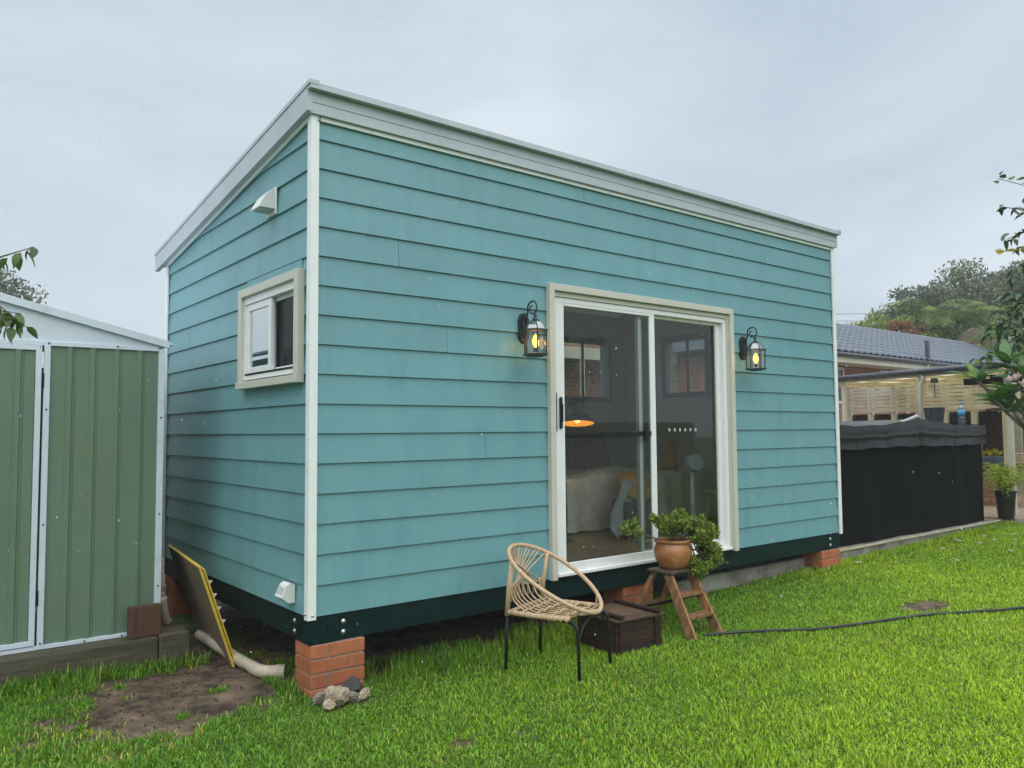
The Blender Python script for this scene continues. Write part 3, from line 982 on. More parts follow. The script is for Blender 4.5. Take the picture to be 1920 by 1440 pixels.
def leaf_door(name, x0, x1, y0, y1, st, rail_b, rail_t, m_, pane_m, z0=0.034, z1=fz1 - 0.012):
    b = MB()
    b.box((x0, y0, z0), (x0 + st[0], y1, z1), 0.003).box((x1 - st[1], y0, z0), (x1, y1, z1), 0.003)
    b.box((x0 + st[0], y0 + .001, z0), (x1 - st[1], y1 - .001, z0 + rail_b), 0.003).box((x0 + st[0], y0 + .001, z1 - rail_t), (x1 - st[1], y1 - .001, z1), 0.003)
    o = b.build(name, m_, house)
    ym = (y0 + y1) / 2
    MB().box((x0 + st[0] - .004, ym - .002, z0 + rail_b - .004), (x1 - st[1] + .004, ym + .002, z1 - rail_t + .004)).build('pane', pane_m, o)
    return o


scr = leaf_door('screen_door', fx0 + 0.022, 3.075, 0.002, 0.024, (0.082, 0.062), 0.062, 0.050, 'white_metal', 'screen_pane')
gd = leaf_door('sliding_door', 2.90, fx1 - 0.036, 0.040, 0.066, (0.050, 0.062), 0.065, 0.055, 'white_metal', 'pane')
MB().box((2.955, 0.072, 0.034), (3.005, 0.094, fz1 - 0.012), 0.002).build('sliding_stile', 'door_grey', gd)
MB().box((2.86, 0.026, 0.04), (2.895, 0.038, fz1 - 0.02), 0.002).build('interlock_stile', 'door_grey', scr)
MB().box((fx1 - 0.125, 0.030, 0.10), (fx1 - 0.105, 0.039, fz1 - 0.06), 0.002).build('jamb_bead', 'cream_trim', gd)
MB().box((2.05, -0.004, 1.040), (3.010, 0.0015, 1.075), 0.003).build('mid_rail', 'black_steel', scr)
h_ = MB().box((1.985, -0.016, 1.10), (2.015, 0.0015, 1.34), 0.008)
h_.build('handle', 'black_steel', scr)
MB().box((1.990, -0.024, 1.15), (2.010, -0.0165, 1.29), 0.006).build('latch', 'black_steel', scr)
MB().box((1.947, -0.012, 1.08), (1.960, -0.0005, 1.37), 0.004).build('lock_plate', 'black_steel', scr)
MB().box((2.918, -0.018, 0.985), (2.958, -0.0045, 1.145), 0.010).build('latch', 'black_steel', scr)
for k in range(6):                                     # small square safety dots on the fixed glass
    x = 3.285 + k * 0.070
    MB().box((x, 0.0490, 1.072), (x + 0.022, 0.0500, 1.098)).build('safety_dot', 'decal_white', gd)

# side window
wn_ = MB()
o_ = 0.055
wn_.box((-0.045, WY0 - .045, WZ0 - .0015), (0.005, WY0 + 0.012, WZ1 + .045), 0.003)
wn_.box((-0.045, WY1 - 0.012, WZ0 - .0015), (0.005, WY1 + .045, WZ1 + .045), 0.003)
wn_.box((-0.045, WY0 + .012, WZ1 - 0.012), (0.005, WY1 - .012, WZ1 + .045), 0.003)
wn_.box((-0.058, WY0 - .048, WZ0 - .050), (0.004, WY1 + .048, WZ0 - .002), 0.003)
win = wn_.build('window', 'cream_trim', house)
f2 = MB()
q0, q1, r0, r1 = WY0 + .013, WY1 - .013, WZ0 + .013, WZ1 - .013
f2.box((-0.020, q0, r0), (0.09, q0 + .024, r1)).box((-0.020, q1 - .024, r0), (0.09, q1, r1)).box((-0.020, q0 + .024, r1 - .05), (0.09, q1 - .024, r1)).box((-0.020, q0 + .024, r0), (0.09, q1 - .024, r0 + .035))
f2.build('frame', 'white_metal', win)
MB().box((-0.0225, q0 + .03, r0 + .030), (-0.0203, q1 - .03, r0 + .044)).build('track_slot', 'black_steel', win)


def sash(y0, y1, x0, x1, pane_m, s=0.042):
    b = MB()
    z0, z1 = r0 + .037, r1 - .052
    b.box((x0, y0, z0), (x1, y0 + s, z1), .002).box((x0, y1 - s, z0), (x1, y1, z1), .002).box((x0 + .001, y0 + s, z0), (x1 - .001, y1 - s, z0 + s), .002).box((x0 + .001, y0 + s, z1 - s), (x1 - .001, y1 - s, z1), .002)
    o = b.build('sash', 'white_metal', win)
    MB().box(((x0 + x1) / 2 - .002, y0 + s - .004, z0 + s - .004), ((x0 + x1) / 2 + .002, y1 - s + .004, z1 - s + .004)).build('pane', pane_m, o)


ym = (q0 + q1) / 2
sash(ym - .02, q1 - .026, -0.012, 0.014, 'pane_reflective', .048)
sash(q0 + .026, ym + .03, 0.022, 0.048, 'screen_dark', .026)
# windows in the back and far end walls, seen through the room
for (nm, a, b, z0, z1, ax) in (('back', BX0, BX1, BZ0, BZ1, 'y'), ('end', RY0, RY1, RZ0, RZ1, 'x')):
    b_ = MB()
    lo, hi = (D - T1 - .012, D + .012) if ax == 'y' else (W - T1 - .012, W + .012)

    def bx(s0, s1, za, zb, mb_, l0=None, h0=None):
        l0 = lo if l0 is None else l0
        h0 = hi if h0 is None else h0
        if ax == 'y':
            mb_.box((s0, l0, za), (s1, h0, zb))
        else:
            mb_.box((l0, s0, za), (h0, s1, zb))
    bx(a - .04, a + .02, z0 - .04, z1 + .04, b_)
    bx(b - .02, b + .04, z0 - .04, z1 + .04, b_)
    bx(a + .02, b - .02, z1 - .02, z1 + .04, b_)
    bx(a + .02, b - .02, z0 - .04, z0 + .02, b_)
    w_ = b_.build('window', 'door_grey', house)
    p_ = MB()
    md = (lo + hi) / 2
    bx(a + .018, b - .018, z0 + .018, z1 - .018, p_, md - .002, md + .002)
    p_.build('pane', 'pane', w_)
    s_ = MB()
    bx((a + b) / 2 - .018, (a + b) / 2 + .018, z0 + .02, z1 - .02, s_, md - .02, md - .004)
    s_.build('mullion', 'door_grey', w_)

# vent hood and weatherproof outlet on the end wall
vh = MB()
vy, vz = 0.545, 2.540
prof = [(-0.002, 0.155), (-0.03, 0.150), (-0.075, 0.105), (-0.115, 0.035), (-0.118, 0.02), (-0.002, 0.02)]
vh.prism([(x, z + vz) for x, z in prof], (vy, vy + 0.15), 'y')
vo = vh.build('vent_hood', 'plastic_white', house)
MB().box((-0.012, vy - .008, vz - .012), (-0.0015, vy + .158, vz + .168), .003).build('back_plate', 'plastic_white', vo)
MB().box((-0.10, vy + .012, vz + .012), (-0.014, vy + .138, vz + .0195)).build('grille', 'plastic_grey', vo)
ob = MB()
oy, oz = 0.203, 0.056
prof = [(0.0, 0.108), (-0.030, 0.118), (-0.052, 0.106), (-0.085, 0.036), (-0.040, 0.0), (0.0, 0.0)]
ob.prism([(x, z + oz) for x, z in prof], (oy, oy + 0.105), 'y')
oo = ob.build('power_outlet', 'plastic_white', house)
for k in range(2):
    y = oy + 0.015 + k * 0.044
    Mx = Matrix.Translation((-0.0695, y + .014, oz + .074)) @ Matrix.Rotation(R(-66), 4, 'Y')
    MB().box((-0.022, -0.013, -0.0005), (0.022, 0.013, 0.004), .002, Mx).build('outlet_flap', 'plastic_grey', oo)

# ------------------------------------------------------------------ brick piers
BL, BH, BWD, J = 0.230, 0.076, 0.110, 0.010


def brick_mesh(L_, Wd):
    return MB().box((-L_ / 2, -Wd / 2, -BH / 2), (L_ / 2, Wd / 2, BH / 2), 0.0035)


_bm = {}


def pier(x0, y0, ztop, courses, label, group='brick piers under the house'):
    zb = ztop - courses * (BH + J)
    p = thing('brick_pier', (x0, y0, zb), label, 'brick pier', group)
    MB().box((x0 + .007, y0 + .007, zb), (x0 + .343, y0 + .223, ztop - .002)).build('mortar', 'mortar', p)
    for r in range(courses):
        z = ztop - (r + 0.5) * (BH + J)
        if r % 2 == 0:
            items = [(x0 + .055, y0 + .115, 90), (x0 + .12 + .115, y0 + .055, 0), (x0 + .12 + .115, y0 + .175, 0)]
        else:
            items = [(x0 + .115, y0 + .055, 0), (x0 + .115, y0 + .175, 0), (x0 + .240 + .055, y0 + .115, 90)]
        for (cx, cy, an) in items:
            key = 'full'
            if key not in _bm:
                o = brick_mesh(BL, BWD).build('brick', 'brick_red')
                _bm[key] = o.data
                bpy.data.objects.remove(o, do_unlink=True)
            Mx = Matrix.Translation((cx + random.uniform(-.0015, .0015), cy + random.uniform(-.0015, .0015), z)) @ Matrix.Rotation(R(an + random.uniform(-.4, .4)), 4, 'Z')
            share('brick', _bm[key], p, Mx)
    return p


pier(0.010, -0.012, CH - .003, 5, 'five course orange brick pier under the near corner of the teal house')
pier(2.68, 0.03, CH - .003, 4, 'low brick pier below the sliding door behind the wooden crate')
pier(5.56, 0.0, CH - .003, 4, 'low brick pier under the far right end of the teal house')
pier(0.010, 2.80, CH - .003, 5, 'brick pier in the dark beneath the shed side of the teal house')

# ------------------------------------------------------------------ wall lanterns (lit)


def lantern(x, z, label):
    """x, z: middle of the back plate on the front wall."""
    t = thing('wall_lantern', (x, 0, z), label, 'wall lantern', 'lantern lights beside the sliding door')
    # back plate: stepped shield
    sh = [(-.050, -.075), (-.034, -.115), (0, -.135), (.034, -.115), (.050, -.075), (.050, .065), (.034, .100), (.020, .118), (0, .125), (-.020, .118), (-.034, .100), (-.050, .065)]
    MB().prism([(x + a, z + b) for a, b in sh], (-0.026, 0.012), 'y').build('back_plate', 'lamp_black', t)
    MB().prism([(x + a * .7, z + b * .75) for a, b in sh], (-0.040, -0.0265), 'y').build('back_plate', 'lamp_black', t)
    yl = -0.165                                     # lantern axis
    # scroll arm
    pts = []
    for k in range(9):
        u = k / 8
        pts.append((x, -0.035 - 0.035 * u, z + 0.03 + 0.10 * u))
    cy_, cz_, r_ = -0.128, z + 0.150, 0.062
    for k in range(1, 30):
        u = k / 29
        an = PI - u * 2 * PI * 1.28
        rr_ = r_ * (1 - 0.70 * max(0, (u - .30)) / 0.70)
        pts.append((x, cy_ - rr_ * math.cos(an) * -1 * -1, cz_ + rr_ * math.sin(an)))
    MB().tube(pts, lambda u: 0.0085 - 0.003 * u, 8).build('scroll_arm', 'lamp_black', t, smooth=True)
    top = z + 0.085
    # finial between the arm and the roof
    MB().lathe([(.006, .035), (.012, .022), (.008, .010), (.020, .002), (.009, -.008), (.016, -.018), (.026, -.030), (.028, -.040)][::-1], (x, yl, top), 12).build('finial', 'lamp_black', t, smooth=True)
    # six-sided glass roof with ribs
    dome = [(.026, -.038), (.052, -.052), (.078, -.082), (.092, -.118)]
    MB().lathe(dome[::-1], (x, yl, top), 6).build('roof_glass', 'lamp_dome_glass', t)
    for k in range(6):
        a = 2 * PI * k / 6
        MB().tube([(x + r * math.cos(a), yl + r * math.sin(a), top + q) for r, q in dome], .004, 6).build('roof_rib', 'lamp_black', t)
    zr = top - 0.118
    MB().lathe([(.108, -.012), (.116, -.006), (.112, .002), (.090, .006)], (x, yl, zr), 6).build('roof_rim', 'lamp_black', t)
    zb = zr - 0.205
    ca = (.098, .078)
    for k in range(6):
        a = 2 * PI * k / 6
        a2 = 2 * PI * (k + 1) / 6
        p0 = Vector((x + ca[0] * math.cos(a), yl + ca[0] * math.sin(a), zr - .010))
        p1 = Vector((x + ca[0] * .96 * math.cos(a), yl + ca[0] * .96 * math.sin(a), zb))
        q0_ = Vector((x + ca[0] * math.cos(a2), yl + ca[0] * math.sin(a2), zr - .010))
        q1_ = Vector((x + ca[0] * .96 * math.cos(a2), yl + ca[0] * .96 * math.sin(a2), zb))
        MB().tube([p0, p1], .0064, 6).build('cage_bar', 'lamp_black', t)
        cc = Vector((x, yl, 0))
        sc_ = 0.965
        quad = [Vector((cc.x + (p.x - cc.x) * sc_, cc.y + (p.y - cc.y) * sc_, p.z)) for p in (p1, q1_, q0_, p0)]
        nn = (quad[1] - quad[0]).cross(quad[3] - quad[0]).normalized() * 0.002
        MB().add(quad + [p - nn for p in quad], [(0, 1, 2, 3), (7, 6, 5, 4), (0, 4, 5, 1), (1, 5, 6, 2), (2, 6, 7, 3), (3, 7, 4, 0)]).build('pane', 'lamp_glass', t)
    MB().lathe([(.060, -.022), (.112, -.006), (.112, .002), (.098, .008)], (x, yl, zb), 6).build('base', 'lamp_black', t)
    # candle sleeve and bulb
    MB().lathe([(.012, 0), (.012, .035), (.016, .038), (.016, .048), (.010, .05)], (x, yl, zb + .008), 12).build('socket', 'lamp_black', t, smooth=True)
    bz = zb + .056
    MB().lathe([(.010, 0), (.013, .012), (.024, .034), (.027, .052), (.024, .072), (.014, .098), (.004, .112)], (x, yl, bz), 14).build('bulb', 'bulb_glow', t, smooth=True)
    ld = bpy.data.lights.new('lantern_light', 'POINT')
    ld.energy = 1.6
    ld.color = (1.0, 0.62, 0.25)
    ld.shadow_soft_size = 0.03
    lo_ = bpy.data.objects.new('lantern_light', ld)
    col.objects.link(lo_)
    lo_.parent = t
    lo_.location = Vector((x, yl - 0.0, bz + .055)) - ORG[t.name]
    t.scale = (.86, .86, .86)
    return t


lantern(1.640, 1.835, 'lit black lantern on the teal boards left of the door, near the chair')
lantern(4.295, 1.845, 'lit black lantern on the teal boards right of the door, above the plant')

# ------------------------------------------------------------------ garden shed
SX1, SY, SZ0, SZ1 = -0.425, 1.55, -0.298, 1.690
shed = thing('garden_shed', (-1.9, SY + 1.0, SZ0), 'green ribbed metal garden shed with white trim beside the house', 'garden shed')


def ribbed(x0, x1, ribs, y, z0, z1, name, parent, m_='shed_green'):
    """Pressed sheet: flat pans with raised trapezoid ribs at the x in ribs."""
    xs = [(x0, 0)]
    for r in sorted(ribs):
        if x0 + .03 < r < x1 - .03:
            xs += [(r - .026, 0), (r - .016, -.013), (r + .012, -.013), (r + .020, 0), (r + .030, 0), (r + .032, -.003), (r + .036, 0)]
    xs.append((x1, 0))
    vs = [(x, y + d, z0) for x, d in xs] + [(x, y + d, z1) for x, d in xs]
    nn = len(xs)
    fs = [(i, i + 1, nn + i + 1, nn + i) for i in range(nn - 1)]
    return MB().add(vs, fs).build(name, m_, parent)


DL = -1.170                                              # right edge of the door
ribbed(DL + .02, SX1, [-1.022, -0.883, -0.733, -0.585], SY, SZ0 + .02, SZ1 - .012, 'wall_sheet', shed)
ribbed(-3.4, -2.06, [-2.2 - .148 * k for k in range(8)], SY, SZ0 + .02, SZ1 - .012, 'wall_sheet', shed)
dr = ribbed(-2.04, DL - .055, [-1.319 - .148 * k for k in range(5)], SY - .010, SZ0 + .05, SZ1 - .035, 'door', shed)
b = MB()
b.box((DL - .052, SY - .026, SZ0 + .03), (DL - .018, SY - .006, SZ1 - .02), .002).box((-2.04, SY - .026, SZ0 + .03), (-2.01, SY - .006, SZ1 - .02), .002)
b.box((-2.01, SY - .0255, SZ0 + .03), (DL - .052, SY - .0065, SZ0 + .062), .002).box((-2.01, SY - .0255, SZ1 - .052), (DL - .052, SY - .0065, SZ1 - .02), .002)
b.build('door_frame', 'shed_white', dr)
for z in (SZ0 + .28, SZ1 - .30):
    MB().box((DL - .019, SY - .0275, z), (DL - .002, SY - .0175, z + .10), .002).build('hinge', 'black_steel', dr)
MB().box((DL - .004, SY - .022, SZ0), (DL + .032, SY + .004, SZ1 - .014), .002).build('door_jamb', 'shed_white', shed)
MB().box((SX1 - .038, SY - .020, SZ0 + .0), (SX1 + .004, SY + .035, SZ1), .002).build('corner_trim', 'shed_white', shed)
MB().box((-3.4, SY - .018, SZ0 - .002), (SX1 - .04, SY + .01, SZ0 + .024), .002).build('base_rail', 'shed_white', shed)
MB().box((-3.4, SY - .018, SZ1 - .018), (SX1 - .04, SY + .004, SZ1 + .012), .002).build('top_rail', 'shed_white', shed)
RS = 0.2395                                              # gable rise per metre
ax_ = -1.92
gap = lambda x: SZ1 + .035 + (SX1 + .03 - x) * RS if x > ax_ else SZ1 + .035 + (SX1 + .03 - ax_) * RS - (ax_ - x) * RS
MB().prism([(-3.4, SZ1 + .012), (SX1 - .01, SZ1 + .012), (SX1 - .01, gap(SX1) - .004), (ax_, gap(ax_) - .004), (-3.4, gap(-3.4) - .004)], (SY - .004, SY + .012), 'y').build('gable_panel', 'shed_white', shed)
MB().prism([(SX1 + .03, gap(SX1 + .03) - .028), (ax_, gap(ax_) - .028), (ax_, gap(ax_) + .022), (SX1 + .03, gap(SX1 + .03) + .022)], (SY - .035, SY - .0045), 'y').build('barge_trim', 'shed_white', shed)
MB().prism([(-3.42, gap(-3.42) - .028), (ax_ - .001, gap(ax_) - .028), (ax_ - .001, gap(ax_) + .022), (-3.42, gap(-3.42) + .022)], (SY - .035, SY - .0045), 'y').build('barge_trim', 'shed_white', shed)
MB().prism([(SX1 + .06, gap(SX1 + .06) + .002), (ax_, gap(ax_) + .002), (ax_, gap(ax_) + .020), (SX1 + .06, gap(SX1 + .06) + .020)], (SY - .003, SY + 2.3), 'y').build('roof_sheet', 'shed_white', shed)
MB().prism([(-3.46, gap(-3.46) + .002), (ax_ - .001, gap(ax_) + .002), (ax_ - .001, gap(ax_) + .020), (-3.46, gap(-3.46) + .020)], (SY - .003, SY + 2.3), 'y').build('roof_sheet', 'shed_white', shed)
MB().box((SX1 - .012, SY + .037, SZ0), (SX1, SY + 2.25, SZ1)).build('side_sheet', 'shed_green', shed)
MB().box((-3.4, SY + 2.25, SZ0), (SX1 - .014, SY + 2.26, SZ1)).build('back_sheet', 'shed_green', shed)
for (x, z) in ((DL + .014, 1.25), (DL + .014, .5), (DL + .014, -.26), (SX1 - .018, 1.2), (SX1 - .018, .52), (SX1 - .018, .02), (-0.733, SZ1), (DL + .02, SZ1 - .002), (DL - .03, SZ1 - .03), (-.67, SZ0 + .011), (-.9, SZ0 + .011)):
    q = MB().lathe([(.006, 0), (.006, .003), (.003, .004)], n=8)
    q.v = [(x + p[0], SY - (.0225 if abs(x - SX1 + .018) > .01 else .0205) - p[2], z + p[1]) for p in q.v]
    q.build('screw', 'black_steel', shed)
sl = MB().box((-3.5, 1.385, -0.52), (-0.470, 1.585, -0.302), .010)
one(sl, 'timber_sleeper', 'sleeper_wood', 'long mossy timber sleeper along the foot of the green shed', 'sleeper', (-1.9, 1.48, -0.52))
sl = MB().box((-0.463, 1.375, -0.56), (-0.262, 1.62, -0.292), .010)
one(sl, 'timber_sleeper', 'sleeper_wood', 'short weathered sleeper end beside the leaning yellow edged board', 'sleeper', (-.36, 1.49, -0.56))
bk = MB().box((-0.648, 1.425, -0.298), (-0.442, 1.490, -0.090), .004, Matrix.Rotation(0, 4, 'Z'))
one(bk, 'timber_offcut', 'brown_block', 'square brown timber offcut propped against the shed corner', 'timber block', (-.545, 1.46, -.298))

# leaning board with yellow edges
lb = thing('leaning_board', (-0.2, 1.4, -0.48), 'dark fibreboard sheet with bright yellow edges leaning beside the shed', 'board')
T_f, T_b, B_f = Vector((-0.334, 0.986, 0.200)), Vector((-0.195, 2.21, 0.200)), Vector((-0.103, 0.979, -0.490))
ux = (T_b - T_f).normalized()
uz = (T_f - B_f).normalized()
un = ux.cross(uz).normalized()
if un.x < 0:
    un = -un
H_, L_ = (T_f - B_f).length, (T_b - T_f).length
Mb = Matrix(((ux.x, un.x, uz.x, B_f.x), (ux.y, un.y, uz.y, B_f.y), (ux.z, un.z, uz.z, B_f.z), (0, 0, 0, 1)))
MB().box((0.006, 0, 0), (L_, 0.018, H_ - .006), 0, Mb).build('sheet', 'ply_face', lb)
MB().box((-0.004, 0.001, 0), (0.0058, 0.0185, H_ - .0062), .001, Mb).build('edge_strip', 'yellow_edge', lb)
MB().box((-0.004, 0.001, H_ - .0058), (L_, 0.0185, H_ + .004), .001, Mb).build('edge_strip', 'yellow_edge', lb)
MB().box((0.0, 0.024, 0.02), (L_ - .02, 0.036, H_ - .02), .001, Mb).build('edge_strip', 'yellow_edge', lb)
for k in range(4):
    zz = H_ * (0.86 - .13 * k)
    MB().add([Mb @ Vector(p) for p in ((-.001, .036, zz), (-.004, .058, zz - .012), (.003, .037, zz - .03), (.01, .040, zz - .01))], [(0, 1, 2), (0, 3, 1), (1, 3, 2)]).build('torn_paper', 'plastic_white', lb)
rg = MB()
for k in range(12):
    pass
# PVC drain pipe and elbow on the soil
pp = thing('drain_pipe', (-0.03, 0.8, -0.46), 'muddy cream plastic drain pipe with elbow lying on bare soil', 'drain pipe')
pr = 0.036
zc = gzf(-.03, .6) + pr - .004
c0 = [(-0.085, 1.75, zc + .02), (-0.075, 1.35, zc + .012), (-0.066, 0.98, zc + .004), (-0.055, 0.70, zc)]
MB().tube(c0, pr, 16).build('pipe', 'pvc_cream', pp, smooth=True, auto=40)
el = [(-0.0565, 0.735, zc)]
for k in range(9):
    u = k / 8
    an = u * R(58)
    el.append((-0.055 + 0.11 * (1 - math.cos(an)), 0.68 - 0.14 * math.sin(an), zc))
d_ = Vector((math.sin(R(58)), -math.cos(R(58)), 0))
el.append(tuple(Vector(el[-1]) + d_ * .085))
MB().tube(el, pr * 1.13, 16).build('elbow', 'pvc_cream', pp, smooth=True, auto=40)
MB().tube([tuple(Vector(el[-1]) - d_ * .055), tuple(Vector(el[-1]) + d_ * .002)], pr * 1.22, 16).build('socket_rim', 'pvc_cream', pp, smooth=True, auto=40)
MB().tube([(-0.0660, .90, zc + .003), (-0.0655, .885, zc + .003)], pr * 1.06, 16).build('joint_ring', 'pvc_cream', pp, smooth=True, auto=40)
q = MB().tube([(-.375, 1.66, -.10), (-.340, 1.70, -.25), (-.318, 1.72, -.28)], .030, 12)
one(q, 'downpipe_stub', 'pvc_cream', 'short pale downpipe stub poking out between shed and leaning board', 'pipe', (-.34, 1.7, -.3), smooth=True, auto=40)
rs = random.Random(4)
for k, (x, y, s, lab) in enumerate(((-0.045, 1.02, .03, 'scrap of white paper beside the yellow edged board'), (-0.01, .80, .028, 'torn white paper scrap above the drain pipe'), (-.27, 1.35, .04, 'crumpled pale wrapper on the soil by the sleeper end'), (-.21, 1.25, .03, 'small faded wrapper on the soil under the leaning board'))):
    z = gzf(x, y) + .005
    vs = [(x + rs.uniform(-s, s), y + rs.uniform(-s, s), z + rs.uniform(0, s)) for _ in range(6)]
    one(MB().add(vs, [(0, 1, 2), (1, 3, 2), (2, 3, 4), (3, 5, 4)]), 'paper_scrap', 'plastic_white', lab, 'paper scrap', (x, y, z))

# stones at the foot of the pier
for (x, y, s, an, m_, lab, sd) in (
        (0.035, -0.085, (.085, .035, .034), 28, 'stone_grey', 'long grey brown stone lying across the corner pier foot', 3),
        (0.075, -0.205, (.075, .052, .075), 15, 'stone_tan', 'pale tan pointed stone standing before the corner pier', 8),
        (0.015, -0.235, (.045, .038, .036), -20, 'stone_tan', 'small yellowish stone at the left end of the stone heap', 12),
        (0.205, -0.105, (.070, .060, .062), 30, 'stone_dark', 'dark charcoal stone resting against the corner pier', 21),
        (0.270, -0.180, (.095, .032, .038), 42, 'stone_tan', 'long pale stone at the right end of the stone heap', 33),
        (0.185, -0.195, (.060, .048, .040), 70, 'stone_grey', 'flat brown stone in the middle of the stone heap', 40)):
    z = gzf(x, y)
    s = tuple(q * 1.22 for q in s)
    b = MB().blob((0, 0, 0), s, rough=0.5, seed=sd, sub=3, M=Matrix.Rotation(R(an), 4, 'Z') @ Matrix.Rotation(R(8), 4, 'X'))
    b.v = [(p[0] + x, p[1] + y, p[2] + z + s[2] * .66) for p in b.v]
    one(b, 'stone', m_, lab, 'stone', (x, y, z), group='stones heaped at the corner pier')

# ------------------------------------------------------------------ rattan chair
CX, CY = 1.488, -0.535
CF, CS = Vector((0.334, -0.943, 0)), Vector((0.943, 0.334, 0))
CZ = gzf(CX, CY) - 0.004
chair = thing('rattan_chair', (CX, CY, CZ), 'round cane tub chair on black steel legs standing on the lawn', 'chair')


def Lc(f, s, z):
    return Vector((CX, CY, CZ)) + CF * f + CS * s + Vector((0, 0, z))


HF, HB, HW = 0.275, -0.335, 0.290


def hoop(t):
    f = (HF + HB) / 2 + (HF - HB) / 2 * math.cos(t)
    u = (HF - f) / (HF - HB)
    zz = 0.392 + 0.375 * (u ** 0.93)
    wide = HW * (1 - 0.07 * (1 - u))
    s = wide * math.sin(t)
    return Lc(f, s, zz)


NN = 150
MB().tube([hoop(2 * PI * k / NN) for k in range(NN)], 0.0138, 10, closed=True).build('hoop', 'rattan_wrap', chair, smooth=True)
for k in range(46):                                     # cane binding turns round the hoop
    t = 2 * PI * (k + .5) / 46
    p = hoop(t)
    d = (hoop(t + .01) - hoop(t - .01)).normalized()
    MB().tube([p - d * .0045, p + d * .0045], .0151, 8).build('binding', 'rattan', chair, smooth=True)
sw = 0.222
seat_z = 0.382
for s in (-1, 1):
    pts = [Lc(-.252, s * sw, seat_z - .006), Lc(-.1, s * (sw + .006), seat_z - .008), Lc(.06, s * (sw + .004), seat_z - .006), Lc(.19, s * (sw - .012), seat_z - .002)]
    MB().tube(pts, .0165, 10).build('seat_rail', 'rattan_wrap', chair, smooth=True)
    for k in range(11):
        u = k / 10
        p = Lc(-.235 + .41 * u, s * (sw + .006 * math.sin(PI * u)), seat_z - .007)
        MB().tube([p - CF * .006, p + CF * .006], .0185, 8).build('binding', 'rattan', chair, smooth=True)
    # rear corner post up to the hoop
    th = hoop(PI - s * 0.92)
    foot = Lc(-.262, s * (sw - .002), seat_z - .03)
    mid = foot.lerp(th, .5) + CF * -.006
    MB().tube([foot, mid, th], .0165, 10).build('rear_post', 'rattan_wrap', chair, smooth=True)
MB().tube([Lc(-.250, -sw, seat_z - .008), Lc(-.258, 0, seat_z - .008), Lc(-.250, sw, seat_z - .008)], .013, 8).build('rear_rail', 'rattan_wrap', chair, smooth=True)
# wavy mid rail of the back
mid_pts = []
for k in range(33):
    u = k / 32
    s = (-1 + 2 * u)
    mid_pts.append(Lc(-.300 + .055 * s * s, s * .235, .518 + .012 * math.cos(u * PI * 8)))
MB().tube(mid_pts, .0075, 8).build('mid_rail', 'rattan', chair, smooth=True)
NS = 8
for k in range(NS):
    v = -1 + 2 * (k + .5) / NS
    sm = v * .215
    base = Vector((-.296 + .05 * v * v, sm, .515))
    # seat slat: from the mid rail down the bowl and forward to the front of the hoop
    fr_t = math.asin(max(-.97, min(.97, v * .82)))
    pts = []
    ctrl = [(base.x, base.y, base.z), (-.268 + .04 * v * v, v * .205, .447), (-.205 + .03 * v * v, v * .198, .398), (-.10, v * .196, .372), (.04, v * .196, .366), (.17, v * .190, .374)]
    hp = hoop(fr_t)
    hl = hp - Vector((CX, CY, CZ))
    ctrl.append((hl.dot(CF) - .008, hl.dot(CS), hl.z - .012))
    for i in range(len(ctrl) - 1):
        p0 = Vector(ctrl[max(i - 1, 0)])
        p1, p2 = Vector(ctrl[i]), Vector(ctrl[i + 1])
        p3 = Vector(ctrl[min(i + 2, len(ctrl) - 1)])
        for j in range(5):
            u = j / 5
            pts.append(0.5 * ((2 * p1) + (-p0 + p2) * u + (2 * p0 - 5 * p1 + 4 * p2 - p3) * u * u + (-p0 + 3 * p1 - 3 * p2 + p3) * u ** 3))
    pts.append(Vector(ctrl[-1]))
    MB().tube([Lc(*p) for p in pts], .0058, 8).build('seat_cane', 'rattan', chair, smooth=True)
    # the two thin canes of each back loop
    for sd in (-1, 1):
        tt = PI + (v + sd * .085) * .93
        hp = hoop(tt)
        lo_ = Lc(base.x, base.y + sd * .007, base.z)
        mid = lo_.lerp(hp, .55) + CS * (sd * .004)
        up_ = lo_.lerp(hp, .86) + CS * (sd * .010)
        MB().tube([lo_ - Vector((0, 0, .08)) - CF * -.01, lo_, mid, up_, hp], .0046, 6).build('back_cane', 'rattan', chair, smooth=True)
for f in (-.155, -.055, .055, .150):                    # woven ties across the seat
    pts = [Lc(f + .010 * math.sin(i * 1.7), -.205 + .41 * i / 16, .385 + (.006 if i % 2 else -.002) + .0) for i in range(17)]
    MB().tube(pts, .0060, 6).build('cross_tie', 'rattan', chair, smooth=True)
LR = .0115
for s in (-1, 1):
    MB().tube([Lc(-.262, s * .216, seat_z - .02), Lc(-.268, s * .218, .18), Lc(-.274, s * .221, 0)], LR, 10).build('leg', 'black_steel', chair, smooth=True)
    pts = [Lc(.10, s * .200, seat_z - .022), Lc(.185, s * .205, seat_z - .022)]
    for k in range(7):
        an = PI / 2 * k / 6
        pts.append(Lc(.185 + .060 * math.sin(an), s * (.205 + .008 * k / 6), seat_z - .022 - .060 * (1 - math.cos(an))))
    pts += [Lc(.250, s * .216, .15), Lc(.256, s * .220, 0)]
    MB().tube(pts, LR, 10).build('leg', 'black_steel', chair, smooth=True)
pts = []
for k in range(17):                                     # bent brace under the front
    u = -1 + 2 * k / 16
    pts.append(Lc(.247 - .0 * abs(u), u * .212, .235 + .125 * (1 - abs(u) ** 3.2)))
MB().tube(pts, .008, 8).build('front_brace', 'black_steel', chair, smooth=True)

